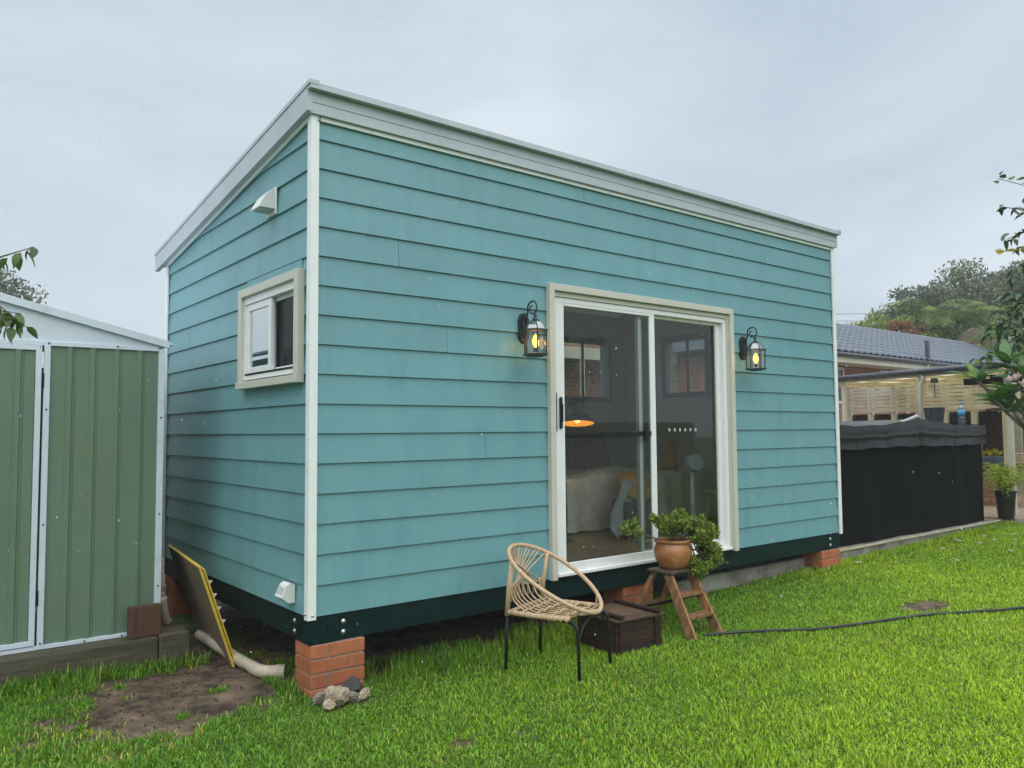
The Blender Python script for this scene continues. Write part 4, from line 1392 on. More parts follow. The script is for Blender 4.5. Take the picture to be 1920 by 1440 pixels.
# ------------------------------------------------------------------ wooden crate
KR = Matrix.Translation((1.945, -0.60, 0)) @ Matrix.Rotation(R(-4), 4, 'Z')
kz = gzf(2.1, -.4) - .006
crate = thing('wooden_crate', (2.15, -.4, kz), 'old dark timber crate with battened lid between chair and ladder', 'crate')
KW, KD, KH = 0.43, 0.42, 0.235


def kb(a, b, name, m_, ch=.003):
    return MB().box((a[0], a[1], a[2] + kz), (b[0], b[1], b[2] + kz), ch, KR).build(name, m_, crate)


for r in range(3):
    z0, z1 = .006 + r * .072, .006 + (r + 1) * .072 - .003
    kb((0, .0, z0), (KW, .016, z1), 'side_board', 'crate_wood')
    kb((0, KD - .016, z0), (KW, KD, z1), 'side_board', 'crate_wood')
    kb((0, .017, z0), (.016, KD - .017, z1), 'end_board', 'crate_wood')
    kb((KW - .016, .017, z0), (KW, KD - .017, z1), 'end_board', 'crate_wood')
for (xa, xb) in ((.022, .062), (KW - .075, KW - .035)):
    kb((xa, -.016, 0), (xb, -.001, KH - .012), 'batten', 'crate_wood')
for (ya, yb) in ((.02, .06), (KD - .07, KD - .03)):
    kb((-.016, ya, 0), (-.001, yb, KH - .012), 'batten', 'crate_wood')
for k in range(4):
    y0 = -.018 + k * .1135
    kb((-.018, y0, KH - .010), (KW + .018, y0 + .110, KH + .008 + random.uniform(-.001, .001)), 'lid_board', 'crate_lid')
for (xa, xb) in ((.015, .060), (KW - .07, KW - .028)):
    kb((xa, -.022, KH + .010), (xb, KD + .02, KH + .032), 'lid_batten', 'crate_wood')
kb((.016, .016, .0), (KW - .016, KD - .016, .014), 'base_board', 'crate_wood')

# ------------------------------------------------------------------ step ladder
lz = gzf(2.8, -.6)
ladder = thing('step_ladder', (2.85, -.35, lz), 'small weathered wooden step ladder holding the terracotta pot', 'step ladder')
PT = 0.012                                              # top of platform
fl = [Vector((2.625, -.705, lz - .01)), Vector((2.945, -.690, lz - .008))]
ft = [Vector((2.735, -.385, PT - .024)), Vector((2.985, -.385, PT - .024))]
bl = [Vector((2.640, -.040, lz - .01)), Vector((2.975, -.050, lz - .01))]
bt = [Vector((2.750, -.245, PT - .024)), Vector((2.970, -.245, PT - .024))]
for a, b in zip(fl, ft):
    MB().bar(a, b, .024, .078, upv=(0, -1, .4), ch=.003).build('stile', 'ladder_wood', ladder)
for a, b in zip(bl, bt):
    MB().bar(a, b, .022, .045, upv=(0, 1, .4), ch=.003).build('rear_leg', 'ladder_wood', ladder)
for u in (.34, .665):
    a, b = fl[0].lerp(ft[0], u), fl[1].lerp(ft[1], u)
    MB().box((a.x + .010, a.y - .050, a.z - .011), (b.x - .010, a.y + .050, a.z + .011), .002).build('tread', 'ladder_wood', ladder)
MB().box((2.700, -.455, PT - .022), (3.020, -.205, PT), .005).build('platform', 'ladder_top', ladder)
a, b = bl[0].lerp(bt[0], .35), bl[1].lerp(bt[1], .35)
MB().bar(a, b, .018, .045, ch=.002).build('rear_rail', 'ladder_wood', ladder)
for i in range(2):
    sx = .016 if i == 0 else -.016
    a, b = fl[i].lerp(ft[i], .60) + Vector((sx, .03, 0)), bl[i].lerp(bt[i], .30) + Vector((sx, 0, 0))
    MB().bar(a, b, .004, .018).build('metal_stay', 'black_steel', ladder)

# ------------------------------------------------------------------ terracotta pot with a sprawling jade plant
PX, PY = 2.872, -0.322
pot = thing('potted_jade_plant', (PX, PY, PT), 'sprawling green jade plant in a round terracotta pot on the ladder', 'potted plant')
prof = [(.088, .001), (.096, .004), (.118, .035), (.140, .080), (.1475, .120), (.143, .155), (.130, .182), (.126, .192), (.140, .200), (.147, .208), (.146, .219), (.136, .222), (.126, .214), (.122, .19), (.118, .18)]
MB().lathe(prof, (PX, PY, PT), 40).build('pot', 'terracotta', pot, smooth=True, auto=50)
MB().lathe([(.117, .186), (.08, .192), (.01, .196)], (PX, PY, PT), 20).build('soil', 'soil', pot, smooth=True)


def leaf_cloud(tips, n_leaf, ln, wd, spread, name, material, parent, seed, cols, up_b=0.3):
    """Rosettes of small leaves at the given tips (position, direction)."""
    r_ = np.random.default_rng(seed)
    Vs, Fs, Ts = [], [], []
    o = 0
    for (p, d) in tips:
        p, d = np.array(p), np.array(d) / (np.linalg.norm(d) + 1e-9)
        for _ in range(n_leaf):
            a = r_.normal(0, 1, 3)
            a = a / np.linalg.norm(a)
            a = a * .9 + d * .7 + np.array([0, 0, up_b])
            a /= np.linalg.norm(a)
            s = np.cross(a, r_.normal(0, 1, 3))
            s /= np.linalg.norm(s)
            nn = np.cross(a, s)
            L_ = ln * r_.uniform(.65, 1.2)
            w_ = wd * r_.uniform(.8, 1.2)
            b = p + r_.normal(0, spread, 3)
            Vs += [b, b + a * L_ * .5 + s * w_ * .5 + nn * .15 * w_, b + a * L_, b + a * L_ * .5 - s * w_ * .5 + nn * .15 * w_]
            Fs.append((o, o + 1, o + 2, o + 3))
            o += 4
            c_ = np.array(cols[r_.integers(len(cols))]) * r_.uniform(.7, 1.25)
            Ts += [c_] * 4
    return np_mesh(name, np.array(Vs), np.array(Fs), material, parent, np.array(Ts), kind='stuff')


stems = MB()
tips = []
rs = random.Random(9)


def stem(p, d, ln, depth):
    p, d = Vector(p), Vector(d).normalized()
    pts = [p]
    for k in range(4):
        d = (d + Vector((rs.uniform(-.25, .25), rs.uniform(-.25, .25), rs.uniform(-.10, .22)))).normalized()
        p = p + d * ln / 4
        pts.append(p)
        if depth < 2 and k >= 1:
            dd = (d + Vector((rs.uniform(-.9, .9), rs.uniform(-.9, .9), rs.uniform(-.3, .8)))).normalized()
            stem(p, dd, ln * .55, depth + 1)
        if depth >= 1 and k >= 1:
            tips.append((p, d))
    stems.tube(pts, lambda u, q=depth: (.0065 - .002 * q) * (1 - .4 * u), 5)
    tips.append((p, d))


c_top = Vector((PX, PY, PT + .195))
for (dx, dy, dz, ln) in ((.1, .1, 1, .16), (.35, -.25, .9, .17), (-.25, .2, .9, .13), (.45, .3, .8, .17), (-.1, -.35, .9, .13), (.2, .35, .9, .16), (.7, -.3, .75, .18), (-.05, .05, 1, .14)):
    stem(c_top + Vector((dx * .07, dy * .07, 0)), (dx, dy, dz), ln * .82, 0)
stem(c_top + Vector((-.05, .05, 0)), (-.75, .65, .25), .22, 0)          # the sprig reaching out to the left
for (sx, sy, ln) in ((.80, -.55, .13), (.75, -.85, .12), (.9, -.25, .13)):  # hanging bunch on the right
    p0 = c_top + Vector((sx * .10, sy * .10, .01))
    d0 = Vector((sx, sy, .1)).normalized()
    p1 = p0 + d0 * .06
    p2 = p1 + Vector((d0.x * .03, d0.y * .03, -.08))
    stems.tube([p0, p1, p2], .006, 5)
    stem(p2, (d0.x * .3, d0.y * .3, -1), ln, 0)
    stem(p2, (d0.x, d0.y, -.3), ln * .8, 0)
    stem(p1, (d0.x * 1.2, d0.y * 1.2, .3), ln * .8, 0)
    stem(p1, (d0.x * .6, d0.y * .9, -.4), ln * .7, 0)
    stem(p0.lerp(p1, .5), (d0.x * .3, -.9, .2), ln * .6, 0)
    stem(p2 + Vector((0, 0, -.05)), (-.2, -.4, -.9), ln * .85, 0)
stems.build('stem', 'jade_stem', pot, smooth=True)
leaf_cloud(tips, 9, .036, .018, .012, 'foliage', 'jade_leaf', pot, 3, [(1, 1, 1), (1.25, 1.2, 1), (.75, .8, .8), (1.5, 1.25, .9), (.6, .7, .7)])
dl = MB()
for k in range(7):
    x, y, z = PX + .09 + rs.uniform(-.04, .05), PY - .10 + rs.uniform(-.03, .03), PT + .205 + rs.uniform(0, .03)
    dl.add([(x, y, z), (x + .02, y - .006, z + .012), (x + .034, y + .01, z + .004), (x + .015, y + .014, z - .006)], [(0, 1, 2), (0, 2, 3)])
dl.build('dried_leaf', 'rattan', pot, kind='stuff')

# ------------------------------------------------------------------ hose
hp_ = [(2.75, -.70), (2.86, -.755), (3.15, -.985), (3.51, -1.215), (3.88, -1.375), (4.21, -1.475), (4.70, -1.68), (5.19, -1.945), (5.9, -2.3), (6.8, -2.55), (8.2, -2.6)]
pts = []
for i in range(len(hp_) - 1):
    p0, p1, p2, p3 = [Vector(hp_[max(0, min(len(hp_) - 1, j))] + (0,)) for j in (i - 1, i, i + 1, i + 2)]
    for j in range(8):
        u = j / 8
        q = 0.5 * ((2 * p1) + (-p0 + p2) * u + (2 * p0 - 5 * p1 + 4 * p2 - p3) * u * u + (-p0 + 3 * p1 - 3 * p2 + p3) * u ** 3)
        lift = 0.024 if q.x > 3.05 else 0.012 + .012 * max(0, (q.x - 2.75) / .3)
        pts.append((q.x, q.y, gzf(q.x, q.y) + lift + .004 * math.sin(q.x * 5)))
one(MB().tube(pts, .0115, 8), 'garden_hose', 'hose_black', 'black garden hose lying across the lawn to the ladder', 'hose', (4, -1.4, -.4), smooth=True)

# ------------------------------------------------------------------ inside the tiny house
bed = thing('bed', (4.9, 2.2, 0.03), 'low bed with rumpled pale cover inside the tiny house', 'bed')
MB().box((3.47, 1.55, .03), (5.78, 2.92, .30), .01).build('bed_base', 'dark_wood', bed)


def cushion(c, s, name, m_, parent=None, M=None, sub=3):
    b = MB()
    bm = bmesh.new()
    bmesh.ops.create_cube(bm, size=2)
    bmesh.ops.subdivide_edges(bm, edges=bm.edges[:], cuts=5, use_grid_fill=True)
    bm.verts.index_update()
    vs = []
    for q in bm.verts:
        x, y, z = q.co
        k = (1 - abs(x) ** 3 * .5 - abs(y) ** 3 * .5)
        zz = z * max(.12, k)
        p = Vector((x * s[0] * (1 - .06 * abs(y) ** 2), y * s[1] * (1 - .06 * abs(x) ** 2), zz * s[2] + .012 * math.sin(x * 7 + y * 5)))
        if M is not None:
            p = M @ p
        vs.append(p + Vector(c))
    b.add(vs, [tuple(q.index for q in f.verts) for f in bm.faces])
    bm.free()
    return b.build(name, m_, parent, smooth=True) if parent else b


# the cover: a soft sheet over the mattress, hanging to the floor in folds
nu, nv = 44, 30
vs, fs = [], []
for j in range(nv):
    for i in range(nu):
        u, v = i / (nu - 1), j / (nv - 1)
        x = 3.42 + u * 2.36
        if v < .35:
            z = .06 + (v / .35) * .54
            y = 1.50 - .04 * math.sin(u * 34 + 2 * math.sin(u * 9) + v * 3) * (1 - v / .35) + .02 * v
        else:
            y = 1.52 + (v - .35) / .65 * 1.38
            z = .60 + .045 * math.sin(u * 11 + v * 6) * math.sin(v * 11 + u * 3) + .025 * math.sin(u * 26 + v * 4)
        vs.append((x, y, z))
for j in range(nv - 1):
    for i in range(nu - 1):
        fs.append((j * nu + i, j * nu + i + 1, (j + 1) * nu + i + 1, (j + 1) * nu + i))
MB().add(vs, fs).build('bed_cover', 'linen', bed, smooth=True)
MB().box((3.45, 1.54, .30), (5.77, 2.91, .56), .05).build('mattress', 'linen', bed)
one(cushion((4.75, 2.66, .86), (.36, .30, .13), '', '', None, Matrix.Rotation(R(62), 4, 'X')), 'pillow', 'patchwork', 'patterned pillow leaning at the back of the bed', 'pillow', (4.75, 2.6, .62), smooth=True)
one(cushion((4.25, 2.72, .80), (.30, .26, .11), '', '', None, Matrix.Rotation(R(66), 4, 'X')), 'pillow', 'linen_blue', 'dark blue pillow at the left end of the bed', 'pillow', (4.25, 2.7, .62), smooth=True)
one(cushion((4.14, 1.26, .56), (.17, .16, .075), '', '', None, Matrix.Rotation(R(20), 4, 'X') @ Matrix.Rotation(R(25), 4, 'Z')), 'cushion', 'mustard', 'mustard cushion on top of the basket before the bed', 'cushion', (4.0, 1.25, .5), smooth=True)
one(cushion((4.12, 1.18, .44), (.19, .16, .08), '', '', None, Matrix.Rotation(R(-30), 4, 'Z')), 'cushion', 'mustard', 'lower mustard cushion squashed into the basket', 'cushion', (4.1, 1.2, .38), smooth=True)
bk_ = MB().lathe([(.17, 0), (.20, .1), (.22, .26), (.225, .34), (.21, .345), (.20, .30), (.05, .29)], (4.02, 1.15, .031), 24)
one(bk_, 'basket', 'basket', 'dark woven basket on the floor before the bed', 'basket', (4.02, 1.15, .031), smooth=True)
# throw blanket slumped over the basket on to the floor
nu, nv = 20, 26
vs, fs = [], []
for j in range(nv):
    for i in range(nu):
        u, v = i / (nu - 1), j / (nv - 1)
        x = 3.70 + .50 * u - .22 * v + .03 * math.sin(v * 9 + u * 4)
        y = 1.02 + .18 * u + .03 * math.sin(u * 14)
        z = .52 * (1 - v) ** 1.2 + .055 + .035 * math.sin(u * 13 + v * 5) * (.4 + .6 * v)
        if v > .75:
            y -= (v - .75) * .7
        vs.append((x, y, max(.036, z)))
for j in range(nv - 1):
    for i in range(nu - 1):
        fs.append((j * nu + i, j * nu + i + 1, (j + 1) * nu + i + 1, (j + 1) * nu + i))
one(MB().add(vs, fs), 'throw_blanket', 'linen_blue', 'grey throw blanket slumped over the basket on to the floor', 'blanket', (3.85, 1.05, .035), smooth=True)
# reading lamp with enamel shade on a tall stand
fl_ = thing('floor_lamp', (3.12, 1.2, .03), 'dark dome shade lamp with glowing gold lining behind the screen door', 'lamp')
lx, ly, lzz = 3.302, 1.2, 1.15
tl = Matrix.Translation((lx, ly, lzz)) @ Matrix.Rotation(R(-11), 4, Vector((.78, -.62, 0)))
for (pr_, nm_, m_) in (([(.166, 0), (.160, .014), (.138, .055), (.100, .090), (.060, .105), (.040, .115), (.036, .16), (.022, .175)], 'lamp_shade', 'black_steel'),
                       ([(.158, .004), (.130, .050), (.090, .082), (.03, .094)], 'shade_lining', 'lamp_gold'),
                       ([(.012, .012), (.028, .032), (.030, .057), (.014, .082)], 'bulb', 'filament')):
    q = MB().lathe(pr_, n=28)
    if nm_ == 'lamp_shade' or nm_ == 'shade_lining':
        q.f = q.f[:-2] + ([q.f[-1]] if nm_ == 'lamp_shade' else [])
    q.v = [tl @ Vector(p) for p in q.v]
    q.build(nm_, m_, fl_, smooth=True, auto=45)
MB().tube([(lx, ly, lzz + .17), (lx, ly + .0, lzz + .21), (lx - .06, ly + .03, lzz + .20), (3.16, 1.27, lzz + .05), (3.13, 1.28, .05)], .009, 8).build('stand', 'black_steel', fl_, smooth=True)
MB().lathe([(.12, 0), (.12, .012), (.02, .02)], (3.13, 1.28, .032), 24).build('foot', 'black_steel', fl_)
ld = bpy.data.lights.new('lamp_light', 'POINT')
ld.energy = 1.0
ld.color = (1.0, 0.66, 0.32)
ld.shadow_soft_size = 0.03
lo_ = bpy.data.objects.new('lamp_light', ld)
col.objects.link(lo_)
lo_.parent = fl_
lo_.location = Vector((lx, ly, lzz + .005)) - ORG[fl_.name]
# upright heater fan on a pole by the fixed glass
va = thing('pedestal_fan', (4.42, .72, .03), 'pale blue pedestal fan with round head behind the fixed glass', 'fan')
MB().lathe([(.16, 0), (.16, .015), (.05, .03), (.026, .05), (.026, .30), (.030, .31), (.030, .34), (.024, .35), (.024, .60), (.02, .62)], (4.42, .72, .031), 18).build('stand', 'appliance', va, smooth=True, auto=40)
q = MB().lathe([(.03, -.06), (.075, -.055), (.088, -.03), (.090, .03), (.082, .055), (.04, .06)], n=24)
qm = Matrix.Translation((4.42, .70, .75)) @ Matrix.Rotation(R(80), 4, 'X') @ Matrix.Rotation(R(-20), 4, 'Y')
q.v = [qm @ Vector(p) for p in q.v]
q.build('fan_head', 'appliance', va, smooth=True, auto=40)
q = MB()
for r in (.02, .04, .06, .078):
    q.tube([qm @ Vector((r * math.cos(2 * PI * k / 24), r * math.sin(2 * PI * k / 24), .068 - r * .1)) for k in range(24)], .0025, 5, closed=True)
q.build('fan_grille', 'plastic_grey', va)
MB().tube([(3.62, .62, .042), (3.75, .50, .044), (3.95, .44, .044), (4.2, .50, .044), (4.36, .62, .044)], .018, 8)
one(MB().tube([(3.55, .72, .050), (3.66, .58, .050), (3.85, .47, .050), (4.1, .46, .050), (4.25, .52, .05)], .020, 8), 'draught_roll', 'linen_blue', 'thin grey roll lying on the floor inside the door', 'roll', (3.9, .5, .03), smooth=True)
st = thing('stool', (5.25, 1.02, .03), 'small wooden stool at the right end inside the house', 'stool')
MB().lathe([(.16, 0), (.165, .01), (.16, .025), (.02, .03)], (5.2, 1.0, .40), 20).build('seat', 'pale_timber', st, smooth=True, auto=40)
for k in range(3):
    a = 2 * PI * k / 3
    MB().tube([(5.2 + .08 * math.cos(a), 1.0 + .08 * math.sin(a), .40), (5.2 + .14 * math.cos(a), 1.0 + .14 * math.sin(a), .031)], .014, 8).build('leg', 'pale_timber', st)


# the dog: one skinned body
def skin(name, V_, E_, rad, material, label, cat, loc):
    me = bpy.data.meshes.new(name)
    me.from_pydata([tuple(Vector(v)) for v in V_], E_, [])
    o = bpy.data.objects.new(name, me)
    col.objects.link(o)
    md_ = o.modifiers.new('skin', 'SKIN')
    md_.use_smooth_shade = True
    lay = me.skin_vertices[0].data
    for i, r in enumerate(rad):
        lay[i].radius = (r, r) if not isinstance(r, tuple) else r
    lay[0].use_root = True
    sb = o.modifiers.new('sub', 'SUBSURF')
    sb.levels = sb.render_levels = 2
    me.materials.append(MATS[material])
    o.location = loc
    ORG[o.name] = Vector(loc)
    return tag(o, label, cat)


# sitting, head turned to the right (+x); local units metres
DV = [(0, 0, .12), (.015, 0, .22), (.04, 0, .32), (.055, 0, .40), (.065, 0, .47), (.10, 0, .475), (.15, 0, .455), (.185, 0, .448),
      (.040, .040, .560), (.040, -.040, .560), (.095, .045, .26), (.110, .045, .13), (.120, .045, .015), (.150, .045, .012),
      (.095, -.045, .26), (.110, -.045, .13), (.120, -.045, .015), (.150, -.045, .012),
      (-.02, .085, .10), (.075, .095, .085), (.02, .095, .02), (.10, .095, .014), (-.02, -.085, .10), (.075, -.095, .085), (.02, -.095, .02), (.10, -.095, .014),
      (-.09, 0, .05), (-.17, .02, .03), (-.24, .05, .04)]
DE = [(0, 1), (1, 2), (2, 3), (3, 4), (4, 5), (5, 6), (6, 7), (4, 8), (4, 9), (2, 10), (10, 11), (11, 12), (12, 13), (2, 14), (14, 15), (15, 16), (16, 17),
      (0, 18), (18, 19), (19, 20), (20, 21), (0, 22), (22, 23), (23, 24), (24, 25), (0, 26), (26, 27), (27, 28)]
DR = [.095, .085, .072, .052, .060, .050, .026, .017, .014, .014, .036, .024, .019, .017, .036, .024, .019, .017, .062, .040, .024, .018, .062, .040, .024, .018, .035, .026, .018]
skin('dog', DV, DE, DR, 'dog_fur', 'sandy dog sitting upright on the bed looking right', 'dog', (5.36, 1.82, .60)).scale = (.70, .70, .70)

# ------------------------------------------------------------------ spa under a black cover
spa = thing('covered_spa', (8.4, 1.2, SLAB), 'large black covered spa standing on the patio edge', 'spa')
SPX0, SPX1, SPY0, SPY1 = 6.35, 10.34, 0.30, 2.4
STOP = 1.115


def wav_sheet(fn, nu, nv):
    vs, fs = [], []
    for j in range(nv):
        for i in range(nu):
            vs.append(fn(i / (nu - 1), j / (nv - 1)))
    for j in range(nv - 1):
        for i in range(nu - 1):
            fs.append((j * nu + i, j * nu + i + 1, (j + 1) * nu + i + 1, (j + 1) * nu + i))
    return MB().add(vs, fs)


def side_pt(u, v):
    x = SPX0 + (SPX1 - SPX0) * u
    z = SLAB + .002 + (STOP - .04 - SLAB) * v
    y = SPY0 + .012 * math.sin(x * 5.1 + 1.2 * math.sin(z * 3)) * (1 - v * .5) + .006 * math.sin(x * 13 + z * 2)
    return (x, y, z)


wav_sheet(side_pt, 90, 12).build('side_skirt', 'spa_cloth', spa, smooth=True)
MB().box((SPX0, SPY0 + .03, SLAB), (SPX1 - .004, SPY1, STOP - .05)).build('tub', 'spa_cloth', spa)
wav_sheet(lambda u, v: (SPX1 + .004 * math.sin(u * 20), SPY0 + (SPY1 - SPY0) * u, SLAB + .002 + (STOP - .04 - SLAB) * v), 20, 4).build('side_skirt', 'spa_cloth', spa, smooth=True)


def hump(x):
    return .075 * math.exp(-((x - 8.35) / .75) ** 2) + .004 * math.sin(x * 2.3)


wav_sheet(lambda u, v: (SPX0 - .02 + (SPX1 - SPX0 + .05) * u, SPY0 - .05 + (SPY1 - SPY0 + .08) * v, STOP + hump(SPX0 + (SPX1 - SPX0) * u) * (1 - v * .3) + .006 * math.sin(u * 40 + v * 8)), 70, 16).build('cover', 'spa_vinyl', spa, smooth=True)


def flap(u, v):
    x = SPX0 - .02 + (SPX1 - SPX0 + .05) * u
    top = STOP + hump(x) + .006 * math.sin(u * 40)
    d = .27 + .008 * math.sin(x * 2.3) + hump(x) * .8
    bul = .004 * math.sin(v * PI * 2.0) + .006 * math.sin(x * 3.1 + v * 3) * v + .003 * math.sin(x * 9) * v + .012 * max(0, 1 - abs(v - .52) / .06)
    crease = .010 * sum(max(0, 1 - abs(x - q - .1 * v) / .05) for q in (7.4, 8.25, 9.3)) * v
    return (x, SPY0 - .052 - bul * .8 - .012 * v + crease, top - d * v)


wav_sheet(flap, 110, 16).build('cover_flap', 'spa_vinyl', spa, smooth=True)
wav_sheet(lambda u, v: (SPX1 + .032, SPY0 - .05 + (SPY1 - SPY0) * u, STOP + .01 - .28 * v + .01 * math.sin(u * 9)), 20, 4).build('cover_flap', 'spa_vinyl', spa, smooth=True)
MB().tube([(7.75, .33, 1.135), (7.95, .31, 1.150), (8.15, .29, 1.190), (8.32, .27, 1.232), (8.38, .27, 1.215)], lambda u: .012 + .018 * u, 8).build('cover_strap', 'plastic_grey', spa, smooth=True)
# bottle and bucket standing on the cover
bo = thing('drink_bottle', (10.03, .42, STOP), 'clear plastic bottle with blue label on the spa cover', 'bottle')
bz0 = STOP + .012
MB().lathe([(.040, 0), (.046, .01), (.046, .045), (.040, .065), (.046, .09), (.046, .11)], (10.03, .42, bz0), 16).build('bottle_body', 'bottle_clear', bo, smooth=True)
MB().lathe([(.0465, 0), (.0470, .05), (.0465, .10)], (10.03, .42, bz0 + .112), 16).build('label_band', 'bottle_blue', bo, smooth=True)
MB().lathe([(.046, 0), (.044, .025), (.030, .05), (.016, .06), (.015, .07)], (10.03, .42, bz0 + .214), 16).build('bottle_neck', 'bottle_clear', bo, smooth=True)
MB().lathe([(.017, 0), (.017, .022), (.015, .024)], (10.03, .42, bz0 + .285), 12).build('cap', 'bottle_blue', bo)
bu = MB().lathe([(.11, 0), (.14, .24), (.15, .245), (.15, .255), (.138, .255), (.108, .02)], (10.00, .78, STOP + .008), 20)
one(bu, 'bucket', 'gutter_dark', 'dark tapered bucket behind the bottle on the spa cover', 'bucket', (10.00, .78, STOP), smooth=True, auto=40)
one(MB().tube([(10.44, .42, SLAB + .55), (10.70, .40, 1.0), (10.76, .40, 1.05)], .014, 8), 'cover_lifter_pole', 'shed_green', 'slanted green grey pole beside the spa end', 'pole', (10.5, .42, SLAB + .5))

# ------------------------------------------------------------------ pergola and privacy screen
per = thing('pergola', (13, 2, SLAB), 'cream patio pergola with dark round gutter beyond the spa', 'pergola')
g0, g1 = Vector((11.02, .30, 2.02)), Vector((12.60, 4.95, 2.02))
gd_ = (g1 - g0).normalized()
gp = Vector((gd_.y, -gd_.x, 0))                         # away from the lawn, to the right
MB().tube([g0 - gd_ * .15, g1], .050, 12).build('gutter', 'gutter_dark', per, smooth=True)
for u in (0.0, .30, .66, .98):
    b = g0.lerp(g1, u) + gp * .10
    if u == 0:
        b = Vector((11.27, .24, 0))
    MB().box((b.x - .036, b.y - .036, SLAB + .022), (b.x + .036, b.y + .036, 1.98), .004).build('post', 'pergola_cream', per)
MB().bar(g0 + gp * .06 + Vector((0, 0, -.03)), g1 + gp * .06 + Vector((0, 0, -.03)), .04, .11).build('beam', 'pergola_cream', per)
ROOFW = 3.1
for k in range(6):
    a = g0.lerp(g1, k / 5) + gp * .085 + Vector((0, 0, -.045))
    MB().bar(a, a + gp * ROOFW + Vector((0, 0, .02)), .03, .05).build('rafter', 'pale_timber', per)
for k in range(1, 5):
    a = g0 + gp * (ROOFW * k / 4 - .05) + Vector((0, 0, -.002))
    MB().bar(a, a + (g1 - g0), .04, .025).build('purlin', 'pale_timber', per)
a, b = g0 + Vector((0, 0, .026)), g1 + Vector((0, 0, .026))
c_, d_ = b + gp * (ROOFW + .1) + Vector((0, 0, .02)), a + gp * (ROOFW + .1) + Vector((0, 0, .02))
up_ = Vector((0, 0, .006))
MB().add([a, b, c_, d_, a + up_, b + up_, c_ + up_, d_ + up_], [(0, 3, 2, 1), (4, 5, 6, 7), (0, 1, 5, 4), (1, 2, 6, 5), (2, 3, 7, 6), (3, 0, 4, 7)]).build('roof_sheet', 'roof_sheet', per)
pd_ = g0.lerp(g1, .30) + gp * .03 - gd_ * .10
MB().tube([pd_ + Vector((0, .0, 1.02 - 1.02 - .06)), pd_ + Vector((.02, 0, -.14)), pd_ + gd_ * .06 + Vector((0, 0, -.22)), pd_ + gd_ * .06 + Vector((0, 0, -1.3))], .040, 10).build('downpipe', 'pergola_cream', per, smooth=True)
ob_ = g0.lerp(g1, .25) + gp * .12 + Vector((0, 0, -.16))
q = MB().lathe([(.02, -.04), (.055, -.035), (.06, 0), (.055, .035), (.02, .04)], tuple(ob_), 12)
q.build('spotlight', 'gutter_dark', per, smooth=True)
MB().tube([ob_ + Vector((0, 0, -.05)), ob_ + Vector((.02, .01, -.15)), ob_ + Vector((0, 0, -.28))], .008, 6).build('spotlight_cable', 'cable', per)

scn = thing('privacy_screen', (14.5, 3.4, SLAB), 'cream horizontal slat privacy screen at the back of the pergola', 'screen')
A = g0 + gp * 3.0 + gd_ * 2.3
Bq = g1 + gp * 3.0 + gd_ * 1.4
sd_ = (Bq - A).normalized()
SLN = (Bq - A).length
for r in range(7):
    z = 1.51 + r * .080
    for k in range(2):
        a = A + sd_ * (SLN * k / 2 + (.01 if k else 0))
        b = A + sd_ * (SLN * (k + 1) / 2)
        a = Vector((a.x, a.y, z + random.uniform(-.004, .004)))
        b = Vector((b.x, b.y, z + random.uniform(-.004, .004)))
        MB().bar(a, b, .018, .066, ch=.002).build('slat', 'slat_cream', scn)
for k in range(7):
    a = A + sd_ * (SLN * k / 6) + gp * .05
    MB().box((a.x - .055, a.y - .055, SLAB + .022), (a.x + .055, a.y + .055, 2.0), .004).build('post', 'pergola_cream', scn)
MB().bar(Vector((A.x, A.y, 1.455)), Vector((Bq.x, Bq.y, 1.455)), .05, .04).build('rail', 'pergola_cream', scn)
MB().bar(Vector((A.x, A.y, .35)) + gp * .12, Vector((Bq.x, Bq.y, .35)) + gp * .12, .03, 2.1).build('dark_backing', 'dark_window', scn)
rb = MB().bar(g0 + gp * 2.3 + gd_ * .3 + Vector((0, 0, -.06)), g0 + gp * 2.3 + gd_ * 2.5 + Vector((0, 0, -.06)), .12, .16)
one(rb, 'blind_roll', 'spa_cloth', 'rolled black outdoor blind under the pergola roof', 'blind', (13.5, 1.2, 1.9))

# brick house with blue grey tiled roof
bh = thing('brick_house', (20, 6.5, SLAB), 'red brick house with blue grey tiled roof behind the pergola', 'house')
HY, HX0, HX1, EZ = 5.95, 12.2, 30.0, 2.80
MB().box((HX0, HY, SLAB), (HX1, HY + 5, EZ - .05)).build('wall', 'house_brick', bh)
MB().box((HX0 - .5, HY - .52, EZ - .13), (HX1 + .4, HY - .495, EZ + .05)).build('fascia', 'pergola_cream', bh)
MB().box((HX0 - .5, HY - .494, EZ - .14), (HX1 + .4, HY - .001, EZ - .125)).build('eave_lining', 'pergola_cream', bh)
MB().tube([(HX0 - .5, HY - .575, EZ + .055), (HX1 + .4, HY - .575, EZ + .055)], .055, 8).build('gutter', 'gutter_dark', bh, smooth=True)
for (wx0, wx1, wz0, wz1) in ((16.0, 16.9, 1.7, 2.62), (18.7, 20.3, 2.1, 2.62), (21.4, 22.3, 2.0, 2.62), (23.5, 25.5, 1.2, 2.55), (13.2, 14.6, 1.5, 2.6)):
    f = MB()
    f.box((wx0, HY - .03, wz0), (wx0 + .07, HY + .02, wz1)).box((wx1 - .07, HY - .03, wz0), (wx1, HY + .02, wz1)).box((wx0 + .07, HY - .03, wz1 - .07), (wx1 - .07, HY + .02, wz1)).box((wx0 + .07, HY - .03, wz0), (wx1 - .07, HY + .02, wz0 + .07)).box(((wx0 + wx1) / 2 - .03, HY - .03, wz0 + .07), ((wx0 + wx1) / 2 + .03, HY + .02, wz1 - .07))
    w_ = f.build('window', 'pergola_cream', bh)
    MB().box((wx0 + .06, HY - .012, wz0 + .06), (wx1 - .06, HY - .004, wz1 - .06)).build('pane', 'dark_window', w_)
